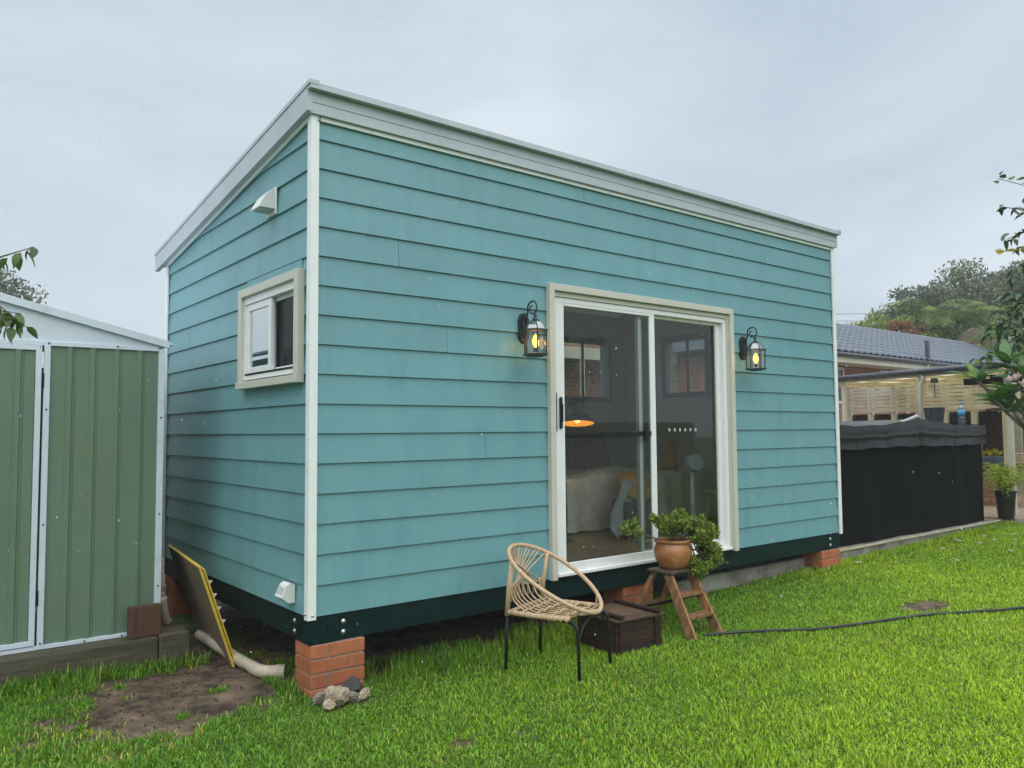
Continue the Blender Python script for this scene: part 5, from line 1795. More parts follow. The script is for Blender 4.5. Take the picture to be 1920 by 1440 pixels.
# tiles: stepped courses with rolls, joined
pit = math.tan(R(25))
ncol, nrow = 400, 9
xs_ = np.linspace(HX0 - .55, HX1 + .45, ncol * 2)
Vt, Ft = [], []
o = 0
for r in range(nrow):
    y0, y1 = HY - .60 + r * .30, HY - .60 + (r + 1) * .30 + .02
    xr = xs_
    rol = .045 * np.abs(np.sin((xs_[:len(xr)] - HX0) * PI / .30)) ** .7
    for (y, dz) in ((y0, .034), (y0, 0.0), (y1, 0.0)):
        pass
    zf = EZ + .10 + (y0 - HY + .60) * pit
    zb = EZ + .10 + (y1 - HY + .60) * pit
    row0 = np.stack([xr, np.full(len(xr), y0), zf + rol + .000], 1)
    rowf = np.stack([xr, np.full(len(xr), y0), zf + rol + .055], 1)
    row1 = np.stack([xr, np.full(len(xr), y1), zb + rol], 1)
    Vt += [row0, rowf, row1]
    m_ = len(xr)
    i_ = np.arange(m_ - 1)
    Ft.append(np.stack([o + i_, o + i_ + 1, o + m_ + i_ + 1, o + m_ + i_], 1))
    Ft.append(np.stack([o + m_ + i_, o + m_ + i_ + 1, o + 2 * m_ + i_ + 1, o + 2 * m_ + i_], 1))
    o += 3 * m_
roof_ = np_mesh('roof', np.concatenate(Vt), np.concatenate(Ft), 'tile_blue', bh, kind='stuff')
ry0, rz0 = HY - .60 + nrow * .30, EZ + .10 + nrow * .30 * pit
q = MB()
for k in range(55):
    x = HX0 - .4 + k * .32
    q.bar((x, ry0, rz0 + .02), (x + .31, ry0, rz0 + .035), .20, .10, ch=.02)
q.build('ridge_tile', 'ridge_tile', bh)
MB().prism([(HY - .6, EZ), (ry0, rz0 - .05), (ry0 + 5, EZ)], (HX0 - .5, HX1), 'x').build('roof_core', 'tile_blue', bh)
MB().box((20.17, 5.30, EZ + .10), (20.28, 5.40, 3.46), .01).build('vent_pipe', 'gutter_dark', bh)
MB().tube([(20.3, HY - .58, EZ + .02), (20.25, HY - .45, EZ - .18), (20.1, HY - .06, EZ - .45), (20.1, HY - .06, 0)], .05, 8).build('downpipe', 'pergola_cream', bh)

# brick wing of the house under the pergola, with its corner column
wg = thing('brick_wing', (16, 1.2, SLAB), 'brown brick corner wall with cream downpipe under the pergola', 'brick wall')
MB().box((15.3, 1.62, SLAB + .02), (15.9, 2.05, 1.98)).build('brick_column', 'house_brick_brown', wg)
MB().box((15.3, 1.06, SLAB + .02), (15.9, 1.44, 1.98)).build('brick_column', 'house_brick_brown', wg)
MB().box((15.24, 1.46, SLAB + .02), (15.34, 1.60, 1.98)).build('downpipe', 'slat_cream', wg)
MB().box((15.5, -1.6, SLAB + .02), (15.6, 1.055, 1.95)).build('dark_doorway', 'dark_window', wg)
MB().box((15.62, 2.06, SLAB + .02), (15.70, 2.75, 1.95)).build('green_door', 'green_steel', wg)
MB().box((15.5, -1.5, 1.98), (15.8, 2.8, 2.2)).build('lintel', 'house_brick', wg)
MB().box((15.57, 2.2, 1.40), (15.61, 2.62, 1.85)).build('window_frame', 'pale_timber', wg)
# low brick bench with planter, far cane chair, fern
bt_ = thing('brick_bench', (13, 1.0, SLAB), 'low brick bench with dark slab top beside the far chair', 'bench')
MB().box((12.5, .95, SLAB + .02), (13.2, 1.9, .40)).build('base', 'house_brick_brown', bt_)
MB().box((12.4, .70, .402), (13.3, 2.0, .455), .006).build('slab_top', 'gutter_dark', bt_)
pl_ = thing('planter_box', (12.7, 1.05, .456), 'blue grey planter with yellow foliage on the brick bench', 'planter')
MB().box((12.55, .92, .457), (12.85, 1.28, .60), .012).build('box', 'planter_blue', pl_)
tt = [((12.7 + random.uniform(-.1, .1), 1.10 + random.uniform(-.15, .15), .62), (0, 0, 1)) for _ in range(16)]
leaf_cloud(tt, 7, .09, .03, .02, 'foliage', 'fern_leaf', pl_, 5, [(1.4, .9, .6), (1.6, .8, .5), (.9, 1, 1)], .6)
fc = thing('cane_chair', (13.1, .55, SLAB + .02), 'pale cane armchair on the patio behind the cream post', 'chair')
fcx, fcy, fz = 13.05, .50, SLAB + .024
for k in range(4):
    a = PI / 4 + PI / 2 * k
    MB().tube([(fcx + .26 * math.cos(a), fcy + .26 * math.sin(a), fz), (fcx + .20 * math.cos(a), fcy + .20 * math.sin(a), fz + .40)], .014, 6).build('leg', 'rattan', fc)
MB().lathe([(.05, 0), (.27, .0), (.29, .02), (.27, .04), (.05, .045)], (fcx, fcy, fz + .40), 20).build('seat', 'rattan', fc, smooth=True)
for zz, rr_ in ((.85, .36), (.70, .34)):
    MB().tube([(fcx + rr_ * math.cos(a), fcy + rr_ * math.sin(a), fz + zz) for a in np.linspace(-1.9, 1.9, 24) + .3], .015, 6).build('back_hoop', 'rattan', fc, smooth=True)
for k in range(22):
    a = -1.8 + 3.6 * k / 21 + .3
    for sg in (-.12, .12):
        MB().tube([(fcx + .27 * math.cos(a), fcy + .27 * math.sin(a), fz + .42), (fcx + .36 * math.cos(a + sg), fcy + .36 * math.sin(a + sg), fz + .85)], .006, 4).build('back_cane', 'rattan', fc)
cu = cushion((fcx + .1, fcy - .02, fz + .72), (.22, .2, .07), '', '', None, Matrix.Rotation(R(70), 4, 'Y'))
one(cu, 'cushion', 'linen', 'pale cushion leaning in the far cane armchair', 'cushion', (fcx, fcy, fz + .5), smooth=True)
fe = thing('potted_fern', (10.72, .22, SLAB), 'yellow green asparagus fern in a black pot at the spa corner', 'potted plant')
fx_, fy_ = 10.74, .16
MB().lathe([(.10, 0), (.135, .36), (.15, .365), (.15, .39), (.13, .39), (.12, .34), (.01, .34)], (fx_, fy_, SLAB + .0225), 20).build('pot', 'pot_black', fe, smooth=True, auto=40)
Vs, Fs, Ts = [], [], []
o = 0
r_ = np.random.default_rng(6)
for k in range(95):                                     # arching feathery fronds
    an = r_.uniform(0, 2 * PI)
    reach = r_.uniform(.25, .78) * (1.25 if math.cos(an + .9) > .2 else .8)
    hgt = r_.uniform(.22, .50)
    p0 = np.array([fx_, fy_, SLAB + .39])
    dx = np.array([math.cos(an), math.sin(an), 0])
    prevp = p0
    for j in range(1, 17):
        u = j / 16
        p = p0 + dx * reach * u + np.array([0, 0, hgt * math.sin(u * 2.5) * 1.05 - .22 * u * u])
        d = p - prevp
        d /= np.linalg.norm(d)
        for sgn in (-1, 1):
            s = np.cross(d, [0, 0, 1]) * sgn + r_.normal(0, .35, 3)
            s /= np.linalg.norm(s)
            L_ = .05 * (1.05 - u * .6)
            w_ = .007
            b_ = prevp
            Vs += [b_ - d * w_, b_ + d * w_, b_ + s * L_ + d * .02 + d * w_ * .5, b_ + s * L_ + d * .02 - d * w_ * .5]
            Fs.append((o, o + 1, o + 2, o + 3))
            Ts += [np.array([1, 1, 1]) * r_.uniform(.6, 1.35)] * 4
            o += 4
        prevp = p
np_ = np_mesh('fronds', np.array(Vs), np.array(Fs), 'fern_leaf', fe, np.array(Ts), kind='stuff')

# neighbour's brick wall with cream eave, seen only through the far windows
nb = thing('neighbour_house', (10, 8.5, SLAB), 'brick wall with cream eave seen through the tiny house windows', 'house')
MB().box((7.0, 8.0, -.3), (12.1, 8.3, 3.0)).build('wall', 'house_brick', nb)
MB().box((6.6, 7.35, 2.55), (12.3, 7.42, 2.78)).build('fascia', 'pergola_cream', nb)
MB().box((6.6, 7.421, 2.76), (12.3, 8.4, 2.80)).build('eave_lining', 'pergola_cream', nb)
MB().box((9.2, 7.36, -.3), (9.3, 7.41, 2.54)).build('post', 'pergola_cream', nb)

# ------------------------------------------------------------------ trees
def leaf_mesh(name, ln, wd, material, curl=.25, fold=.25, n=6):
    vs, fs = [], []
    for i in range(n + 1):
        u = i / n
        w = wd * math.sin(PI * min(1, u ** .8)) ** .8 * .5 if 0 < u < 1 else 0.001
        z = -curl * ln * u * u
        vs += [(u * ln, -w, z + fold * w), (u * ln, 0, z), (u * ln, w, z + fold * w)]
    for i in range(n):
        a = i * 3
        fs += [(a, a + 1, a + 4, a + 3), (a + 1, a + 2, a + 5, a + 4)]
    me = bpy.data.meshes.new(name)
    me.from_pydata(vs, [], fs)
    me.polygons.foreach_set('use_smooth', [True] * len(me.polygons))
    me.materials.append(MATS[material])
    return me


def frame_from(d, upv=(0, 0, 1)):
    d = Vector(d).normalized()
    s = Vector(upv).cross(d)
    if s.length < 1e-3:
        s = Vector((1, 0, 0))
    s.normalize()
    u = d.cross(s)
    return Matrix(((d.x, s.x, u.x, 0), (d.y, s.y, u.y, 0), (d.z, s.z, u.z, 0), (0, 0, 0, 1)))


# frangipani with pink flowers, trunk just beyond the right edge
fg = thing('frangipani_tree', (8.15, -1.35, gzf(8.15, -1.35)), 'frangipani with long glossy leaves and pink flowers at the lawn edge', 'tree')
base = Vector((8.15, -1.35, gzf(8.15, -1.35)))
fork = base + Vector((0, .02, 1.25))
MB().tube([base - Vector((0, 0, .05)), base + Vector((.03, .0, .6)), fork], lambda u: .075 - .02 * u, 10).build('trunk', 'bark_grey', fg, smooth=True)
LM = leaf_mesh('frangipani_leaf', .36, .105, 'frangipani_leaf', .22, .3, 7)
LM2 = leaf_mesh('frangipani_leaf_young', .27, .085, 'frangipani_young', .15, .35, 7)
rs = random.Random(21)
ends = [(7.30, -1.00, 1.40), (7.22, -.86, 1.62), (7.50, -1.10, 1.28), (7.58, -1.22, 1.66), (7.62, -1.05, 1.50), (7.72, -1.35, 1.38), (7.85, -1.45, 1.85), (8.3, -1.0, 1.7), (8.5, -1.5, 1.8), (8.1, -1.8, 1.75), (7.40, -1.12, 1.78)]
for i, e in enumerate(ends):
    e = Vector(e)
    mid = fork.lerp(e, .5) + Vector((0, 0, -.10 if e.z < 1.55 else .02))
    MB().tube([fork, mid, mid.lerp(e, .5) + Vector((rs.uniform(-.03, .03), rs.uniform(-.03, .03), rs.uniform(-.03, .03))), e], lambda u: .026 - .011 * u, 8).build('branch', 'bark_grey', fg, smooth=True)
    d = (e - mid).normalized()
    nl = 9 if i < 7 else 7
    for k in range(nl):
        an = 2.4 * k + rs.uniform(-.2, .2)
        side = Vector((math.cos(an), math.sin(an), 0))
        dd = (d * .55 + side * .95 + Vector((0, 0, rs.uniform(-.15, .55)))).normalized()
        young = (i in (0, 1) and k % 3 == 0)
        Mx = Matrix.Translation(e - d * .012 * k) @ frame_from(dd) @ Matrix.Rotation(rs.uniform(-.5, .5), 4, 'X') @ Matrix.Scale(rs.uniform(.72, 1.1), 4)
        share('leaf', LM2 if young else LM, fg, Mx)
PM = leaf_mesh('frangipani_petal', .055, .034, 'petal_pink', -.2, .2, 4)
for (x, y, z) in ((7.38, -1.20, 1.60), (7.44, -1.26, 1.54), (7.47, -1.20, 1.62), (7.42, -1.30, 1.50), (7.56, -1.30, 1.63), (7.33, -1.16, 1.58), (7.48, -1.33, 1.52), (7.62, -1.36, 1.60)):
    for k in range(5):
        an = 2 * PI * k / 5
        Mx = Matrix.Translation((x, y, z)) @ Matrix.Rotation(R(60), 4, Vector((-.6, .8, 0))) @ frame_from((math.cos(an), math.sin(an), .35))
        share('petal', PM, fg, Mx)
tag(fg, fg['label'], 'tree')

# dark glossy tree reaching in from the right
dt = thing('dark_leaf_tree', (9.3, -1.75, gzf(9.3, -1.75)), 'dark glossy leaved tree overhanging the right side of the lawn', 'tree')
db = Vector((9.3, -1.75, gzf(9.3, -1.75)))
MB().tube([db - Vector((0, 0, .05)), db + Vector((.05, 0, 1.5)), db + Vector((0, .1, 3.0))], lambda u: .11 - .04 * u, 10).build('trunk', 'bark', dt, smooth=True)
DM = leaf_mesh('dark_leaf', .140, .058, 'dark_leaf', .25, .35, 4)
FM = leaf_mesh('fresh_leaf', .135, .056, 'fresh_leaf', .25, .35, 4)
rs = random.Random(5)
twigs = [((8.62, -1.12, 3.62), (-.6, .5, .1)), ((8.55, -1.05, 3.42), (-.7, .3, -.3)), ((8.72, -1.15, 3.25), (-.5, .4, -.5)), ((8.62, -1.08, 3.05), (-.6, .5, -.4)), ((8.75, -1.2, 2.9), (-.5, .3, -.6)),
         ((8.60, -1.06, 2.70), (-.7, .4, -.2)), ((8.52, -1.02, 2.50), (-.7, .5, -.2)), ((8.42, -.92, 2.42), (-.7, .5, -.5)), ((8.60, -1.05, 2.30), (-.6, .4, -.5)), ((8.48, -.97, 2.18), (-.7, .4, -.4)), ((8.55, -1.0, 2.02), (-.5, .5, -.6)), ((8.65, -1.1, 1.9), (-.5, .3, -.7)),
         ((8.75, -1.2, 2.6), (-.4, .2, -.5)), ((8.8, -1.25, 2.2), (-.4, .2, -.5)), ((9.0, -1.3, 3.3), (.3, .5, .2)), ((9.5, -1.6, 3.4), (.6, -.2, .3)), ((9.1, -2.1, 3.2), (-.2, -.8, .2)), ((8.70, -1.15, 2.45), (-.6, .5, .2)), ((8.60, -1.1, 2.58), (-.6, .6, .1)), ((8.72, -1.1, 2.12), (-.6, .6, .1)), ((8.40, -.90, 2.26), (-.7, .5, -.2)), ((8.35, -.86, 2.10), (-.7, .6, -.5))]
for _k in range(16):
    zz = rs.uniform(1.9, 3.9)
    twigs.append(((8.86 + rs.uniform(-.12, .10), -1.26 + rs.uniform(-.08, .08), zz), (-.6 + rs.uniform(-.3, .3), .45 + rs.uniform(-.3, .2), rs.uniform(-.5, .2))))
for i, (p, d) in enumerate(twigs):
    p, d = Vector(p), Vector(d).normalized()
    root = db + Vector((0, .1, min(3.0, p.z - db.z - .2)))
    tipp = p + d * .42
    MB().tube([root, root.lerp(p, .6) + Vector((0, 0, .1)), p, p + d * .2, tipp], lambda u: .022 * (1 - u) + .004, 6).build('branch', 'bark', dt, smooth=True)
    nl = 20 if 1.8 < p.z < 2.8 else 14
    for k in range(nl):
        u = k / (nl - 1)
        q = p.lerp(tipp, u) + Vector((rs.uniform(-.05, .05), rs.uniform(-.05, .05), rs.uniform(-.05, .05)))
        an = 2.4 * k
        dd = (d * .6 + Vector((math.cos(an), math.sin(an), -.45 + rs.uniform(-.4, .3)))).normalized()
        Mx = Matrix.Translation(q) @ frame_from(dd) @ Matrix.Rotation(rs.uniform(-.8, .8), 4, 'X') @ Matrix.Scale(rs.uniform(.65, 1.1), 4)
        share('leaf', FM if rs.random() < .24 else DM, dt, Mx)
r_ = np.random.default_rng(41)
tt = []
for _ in range(230):
    q = r_.normal(0, 1, 3)
    q /= np.linalg.norm(q)
    q = np.array([10.1, -2.5, 3.1]) + q * r_.uniform(.5, 1.0) * np.array([1.15, 1.25, 1.3])
    tt.append((q, (0, 0, -1)))
leaf_cloud(tt, 16, .15, .065, .12, 'crown', 'jade_leaf', dt, 8, [(.16, .30, .75), (.22, .36, .8), (.12, .22, .6)], -.2)
# creeper sprays with pale, yellow and copper leaves hanging in front of that tree
YM = leaf_mesh('yellow_leaf', .11, .085, 'yellow_leaf', .2, .2, 4)
CM = leaf_mesh('copper_leaf', .14, .085, 'copper_leaf', .25, .2, 4)
VM = leaf_mesh('vine_leaf', .10, .075, 'fresh_leaf', .2, .2, 4)
for (p0, p1, meshes, nl, lab, root) in (
        ((8.98, -1.22, 3.96), (8.38, -.76, 4.06), (VM, YM, VM, VM), 13, 'pale leafy creeper tip curling out high at the right', (9.28, -1.70, 2.5)),
        ((8.82, -1.10, 3.30), (8.36, -.74, 3.18), (CM, CM, YM, YM), 7, 'copper and yellow leaf spray against the sky', (9.26, -1.68, 2.3)),
        ((8.72, -1.02, 2.02), (8.60, -.98, 1.76), (YM, VM, CM, YM), 10, 'yellowing leaf spray above the pink flowers', (9.26, -1.68, 1.4))):
    p0, p1 = Vector(p0), Vector(p1)
    cr = thing('creeper_spray', root, lab, 'creeper')
    MB().tube([Vector(root), Vector(root).lerp(p0, .55) + Vector((0, 0, .25)), p0, p0.lerp(p1, .5) - Vector((0, 0, .05)), p1], lambda u: .008 - .004 * u, 6).build('stem', 'bark', cr, smooth=True)
    for k in range(nl):
        u = k / (nl - 1)
        q = p0.lerp(p1, u) + Vector((rs.uniform(-.03, .03), rs.uniform(-.03, .03), rs.uniform(-.05, .05)))
        an = 2.1 * k
        dd = Vector((math.cos(an) * .5 - .2, math.sin(an) * .5, rs.uniform(-.8, .5)))
        mi = min(3, int(u * 4))
        share('leaf', meshes[mi], cr, Matrix.Translation(q) @ frame_from(dd) @ Matrix.Rotation(rs.uniform(-.6, .6), 4, 'X') @ Matrix.Scale(rs.uniform(.7, 1.2), 4))

# near branch at the left edge, its tree just outside the frame
lt = thing('pear_tree', (-2.75, .55, gzf(-2.75, .55)), 'leafy branch of a garden tree reaching in front of the shed gable', 'tree')
lb_ = Vector((-2.75, .55, gzf(-2.75, .55)))
MB().tube([lb_ - Vector((0, 0, .05)), lb_ + Vector((.03, 0, 1.0)), lb_ + Vector((.10, -.05, 2.0))], lambda u: .05 - .02 * u, 8).build('trunk', 'bark', lt, smooth=True)
GM = leaf_mesh('pear_leaf', .082, .044, 'fresh_leaf', .25, .35, 4)
rs = random.Random(31)
for (p0, p1, p2, nl) in (((-2.6, .4, 1.55), (-1.72, .12, 1.80), (-1.475, -.07, 1.60), 22), ((-2.6, .4, 1.45), (-1.80, .14, 1.68), (-1.50, -.04, 1.665), 20), ((-2.6, .42, 1.7), (-1.70, .10, 1.85), (-1.455, -.085, 1.985), 16), ((-2.6, .42, 1.5), (-1.75, .12, 1.60), (-1.53, -.02, 1.60), 16)):
    p0, p1, p2 = Vector(p0), Vector(p1), Vector(p2)
    MB().tube([p0 - Vector((.08, -.1, .2)), p0, p0.lerp(p1, .6) + Vector((0, 0, .05)), p1, p1.lerp(p2, .5) + Vector((0, 0, .02)), p2], lambda u: .012 * (1 - u) + .0016, 6).build('branch', 'bark', lt, smooth=True)
    for k in range(nl):
        u = k / (nl - 1)
        q = p1.lerp(p2, u)
        an = 2.4 * k
        dd = Vector((math.cos(an) * .6, math.sin(an) * .6, -.75 + rs.uniform(-.3, .5)))
        share('leaf', GM, lt, Matrix.Translation(q) @ frame_from(dd) @ Matrix.Rotation(rs.uniform(-.9, .9), 4, 'X') @ Matrix.Scale(rs.uniform(.7, 1.15), 4))


def tree(name, base, h, cr, label, material, seed, n=5200, leaf=.16, clumps=34, cols=((1, 1, 1), (1.3, 1.25, 1.1), (.65, .7, .7)), bark='bark', lobes=None, group='trees beyond the houses'):
    """Tapered trunk with limbs; crown of leaf quads gathered in uneven clumps. cr = (rx, ry, rz, centre height)."""
    r_ = np.random.default_rng(seed)
    base = Vector((base[0], base[1], -.3))
    t = thing(name, base, label, 'tree', group)
    tr = MB()
    top = base + Vector((r_.uniform(-.3, .3), r_.uniform(-.3, .3), cr[3]))
    tr.tube([base, base.lerp(top, .5) + Vector((r_.uniform(-.3, .3), r_.uniform(-.3, .3), 0)), top], lambda u: h * .028 * (1 - .65 * u), 8)
    cen = np.array(top)
    cl = []
    for k in range(clumps):
        d = r_.normal(0, 1, 3)
        d /= np.linalg.norm(d)
        d[2] = d[2] * .8 + .15
        rad = r_.uniform(.45, 1.0)
        c_ = cen + d * rad * np.array(cr[:3])
        cl.append((c_, r_.uniform(.20, .42) * min(cr[:3])))
    for c_, s in cl[:14]:
        a = base.lerp(top, r_.uniform(.45, .98))
        e = Vector(c_)
        tr.tube([a, a.lerp(e, .5) + Vector((0, 0, .15)), e], lambda u: h * .009 * (1 - .75 * u), 5)
    tr.build('trunk', bark, t, smooth=True)
    w = np.array([s ** 2 for _, s in cl])
    idx = r_.choice(len(cl), n, p=w / w.sum())
    C_ = np.array([c_ for c_, _ in cl])[idx]
    S_ = np.array([s for _, s in cl])[idx]
    off = r_.normal(0, 1, (n, 3))
    off /= np.linalg.norm(off, axis=1)[:, None]
    off *= (r_.random(n) ** .45)[:, None] * S_[:, None] * np.array([1.25, 1.25, .8])
    P0 = C_ + off
    a = r_.normal(0, 1, (n, 3)) + np.array([0, 0, -.25])
    a /= np.linalg.norm(a, axis=1)[:, None]
    s = np.cross(a, r_.normal(0, 1, (n, 3)))
    s /= np.linalg.norm(s, axis=1)[:, None]
    L_ = (leaf * r_.uniform(.6, 1.35, n))[:, None]
    Wd = L_ * .42
    V_ = np.stack([P0 - a * L_ * .5, P0 + s * Wd * .5, P0 + a * L_ * .5, P0 - s * Wd * .5], 1).reshape(-1, 3)
    F_ = np.arange(n * 4).reshape(-1, 4)
    cc = np.array(cols)[r_.integers(len(cols), size=len(cl))][idx] * r_.uniform(.75, 1.25, n)[:, None]
    np_mesh('crown', V_, F_, material, t, np.repeat(cc, 4, 0), kind='stuff')
    return t


G3 = ((1, 1, 1), (1.25, 1.2, 1.05), (.7, .75, .75))
tree('gum_tree', (46.0, 16.0), 10, (3.4, 3.4, 2.3, 7.6), 'tall grey green gum tree at the left of the far row', 'gum_leaf', 1, 11000, .24, 60)
tree('gum_tree', (47.5, 14.2), 11, (3.6, 3.6, 2.6, 8.3), 'tallest grey green gum tree above the tiled roof', 'gum_leaf', 2, 12000, .24, 64)
tree('gum_tree', (49.5, 11.6), 11, (3.8, 3.8, 2.6, 8.4), 'grey green gum tree behind the copper leaf spray', 'gum_leaf', 3, 11000, .24, 60)
tree('gum_tree', (50.0, 7.5), 11, (4.2, 4.2, 3.0, 8.0), 'far gum tree half hidden by the dark glossy tree', 'gum_leaf', 4, 7000, .26, 44)
tree('bushy_tree', (31.6, 12.2), 6, (1.9, 1.9, 1.3, 5.0), 'rounded light green tree low at the left of the roof line', 'bush_leaf', 5, 9000, .15, 44, ((1.5, 1.4, 1), (1.9, 1.7, 1.1), (1.0, 1.05, .9)))
tree('bushy_tree', (33.6, 12.0), 6, (2.1, 2.1, 1.5, 4.9), 'olive green tree in the middle of the roof line', 'bush_leaf', 6, 9000, .16, 44, ((1.2, 1.15, .9), (1.5, 1.4, 1), (.8, .85, .7)))
tree('bushy_tree', (37.0, 8.8), 7, (2.7, 2.7, 1.9, 5.0), 'mid green tree behind the right end of the roof', 'bush_leaf', 7, 9000, .17, 44, ((.9, 1.0, .8), (1.4, 1.4, 1), (.7, .75, .6)))
tree('bushy_tree', (30.9, 12.9), 5, (1.5, 1.5, .9, 5.0), 'small light green tree nearest the teal house corner above the roof', 'bush_leaf', 15, 6000, .14, 34, ((1.4, 1.3, 1), (1.8, 1.6, 1.1), (1.0, 1.0, .9)))
tree('rusty_tree', (29.6, 9.9), 5, (.80, .80, .55, 5.15), 'small rusty orange foliage tree just above the tiled roof', 'rust_leaf', 8, 3000, .13, 16, ((1, 1, 1), (1.3, 1.1, 1), (.7, .8, .8)))
tree('gum_tree', (.6, 42.8), 10, (2.7, 2.7, 2.4, 7.9), 'grey leaved gum tree far behind the shed roof', 'gum_leaf', 9, 8500, .22, 44, group='')
tree('gum_tree', (3.6, 41.8), 8, (1.0, 1.0, .5, 7.85), 'thin gum sapling just above the shed gable slope', 'gum_leaf', 10, 900, .18, 9, group='')
tree('bushy_tree', (31.0, 5.2), 6, (2.6, 2.6, 2.3, 3.6), 'bright green tree behind the pergola end', 'bush_leaf', 12, 9000, .17, 44, ((1.2, 1.3, .9), (1.7, 1.8, 1), (.9, .95, .8)))


def palm(name, base, h, label, material, seed, nf=18, ln=2.4, droop=.9, group='palms beyond the houses'):
    r_ = np.random.default_rng(seed)
    b0 = Vector((base[0], base[1], -.3))
    t = thing(name, b0, label, 'palm', group)
    top = b0 + Vector((.2, .1, h))
    MB().tube([b0, b0.lerp(top, .5), top], lambda u: .13 - .03 * u, 8).build('trunk', 'bark', t, smooth=True)
    Vs, Ts = [], []
    for k in range(nf):
        an = 2 * PI * k / nf + r_.uniform(-.2, .2)
        el = r_.uniform(-.1, 1.1) if droop < 1 else r_.uniform(-.9, -.1)
        L_ = ln * r_.uniform(.8, 1.15)
        dx = np.array([math.cos(an), math.sin(an), 0])
        prevp = np.array(top)
        tone = r_.uniform(.7, 1.3)
        for j in range(1, 31):
            u = j / 30
            p = np.array(top) + dx * L_ * u * math.cos(el * .6) + np.array([0, 0, L_ * (math.sin(el) * u - droop * .75 * u * u)])
            d = (p - prevp) / (np.linalg.norm(p - prevp) + 1e-9)
            for sg in (-1, 1):
                s = np.cross(d, [0, 0, 1]) * sg
                s /= np.linalg.norm(s) + 1e-9
                s = s + np.array([0, 0, -.45]) + d * .45 + r_.normal(0, .08, 3)
                s /= np.linalg.norm(s)
                l_ = .55 * math.sin(PI * min(1, u * .88 + .1)) + .05
                Vs += [prevp - d * .02, prevp + d * .02, prevp + s * l_ + d * .01, prevp + s * l_ - d * .01]
                Ts += [np.array([1, 1, 1]) * tone * r_.uniform(.8, 1.2)] * 4
            prevp = p
    V_ = np.array(Vs)
    np_mesh('fronds', V_, np.arange(len(V_)).reshape(-1, 4), material, t, np.array(Ts), kind='stuff')
    return t


palm('palm_tree', (34.2, 10.2), 6.0, 'light green palm with arching fronds above the roof', 'palm_leaf', 3, 22, 2.3)
palm('palm_tree', (33.4, 11.2), 6.3, 'second green palm further left above the roof', 'palm_leaf', 4, 20, 2.2)
palm('palm_tree', (30.5, 8.2), 5.2, 'palm with drooping brown dead fronds beside the roof end', 'dead_frond', 5, 16, 2.0, droop=1.05)
palm('palm_tree', (33.0, 6.5), 4.4, 'bright palm low behind the frangipani', 'palm_leaf', 6, 20, 2.2)

# overhead wires
for k, (z0, z1, lab) in enumerate(((7.95, 8.1, 'top overhead power wire against the sky'), (7.55, 7.7, 'middle overhead power wire against the sky'), (6.45, 6.6, 'lowest overhead power wire crossing before the trees'))):
    pts = [Vector((24 + 40 * u, 33 - 30 * u + .2 * k, z0 + (z1 - z0) * u - 1.0 * u * (1 - u))) for u in np.linspace(0, 1, 24)]
    one(MB().tube(pts, .014, 5), 'power_wire', 'cable', lab, 'wire', (44, 18, 7), group='overhead wires')

# ------------------------------------------------------------------ fallen flowers and leaves on the grass
rs = random.Random(77)
spots = [(8.321, -.146), (8.271, -.215), (8.223, -.46), (8.584, -.488), (9.216, -.463), (8.786, -.642), (6.086, -.102), (9.776, -.02), (7.9, -.9), (9.4, -.75), (8.9, -.25), (6.9, -.75), (7.6, -.3)]
for (x, y) in spots:
    z = gzf(x, y) + .030
    b = MB()
    for k in range(4):
        an = 2 * PI * k / 4 + rs.uniform(-.4, .4)
        r_ = rs.uniform(.022, .036)
        c_, s_ = math.cos(an), math.sin(an)
        b.add([(x, y, z), (x + r_ * .6 * c_ - .016 * s_, y + r_ * .6 * s_ + .016 * c_, z + .016), (x + r_ * c_, y + r_ * s_, z + .012), (x + r_ * .6 * c_ + .016 * s_, y + r_ * .6 * s_ - .016 * c_, z + .016)], [(0, 1, 2, 3)])
    one(b, 'fallen_flower', 'petal_white', 'fallen pale frangipani flower lying on the lawn', 'flower', (x, y, z), group='fallen flowers on the lawn')
spots = [(.30, -1.10), (.64, -1.20), (-.62, .42), (-.45, .52), (-1.0, .55), (2.6, -1.9), (1.4, -1.6), (.1, -1.7), (-.75, .30), (3.6, -2.0)]
for (x, y) in spots:
    z = gzf(x, y) + .022
    an = rs.uniform(0, 6)
    c_, s_ = math.cos(an), math.sin(an)
    L_, w_ = rs.uniform(.02, .035), .010
    b = MB().add([(x - L_ * c_, y - L_ * s_, z), (x - w_ * s_, y + w_ * c_, z + .008), (x + L_ * c_, y + L_ * s_, z + .003), (x + w_ * s_, y - w_ * c_, z + .010)], [(0, 1, 2), (0, 2, 3)])
    one(b, 'fallen_leaf', 'dead_leaf', 'small brown dead leaf lying on the ground', 'leaf', (x, y, z), group='dead leaves on the ground')
# crumbs of soil and grit on the bare patch: uncountable
n_ = 900
px = rng.uniform(-1.4, .1, n_)
py = rng.uniform(.0, 1.35, n_)
ok = bare(px, py) > .45
px, py = px[ok], py[ok]
n_ = len(px)
tet = np.array([[1, 0, -.4], [-.5, .87, -.4], [-.5, -.87, -.4], [0, 0, .8]])
sz = .003 + .010 * rng.random(n_) ** 3
rot = rng.uniform(0, 2 * PI, n_)
cs, sn = np.cos(rot), np.sin(rot)
Vv = np.zeros((n_, 4, 3))
Vv[:, :, 0] = (tet[None, :, 0] * cs[:, None] - tet[None, :, 1] * sn[:, None]) * sz[:, None] + px[:, None]
Vv[:, :, 1] = (tet[None, :, 0] * sn[:, None] + tet[None, :, 1] * cs[:, None]) * sz[:, None] + py[:, None]
Vv[:, :, 2] = tet[None, :, 2] * sz[:, None] * .8 + gz(px, py)[:, None] + .000
Fb = np.array([[0, 1, 3], [1, 2, 3], [2, 0, 3]])
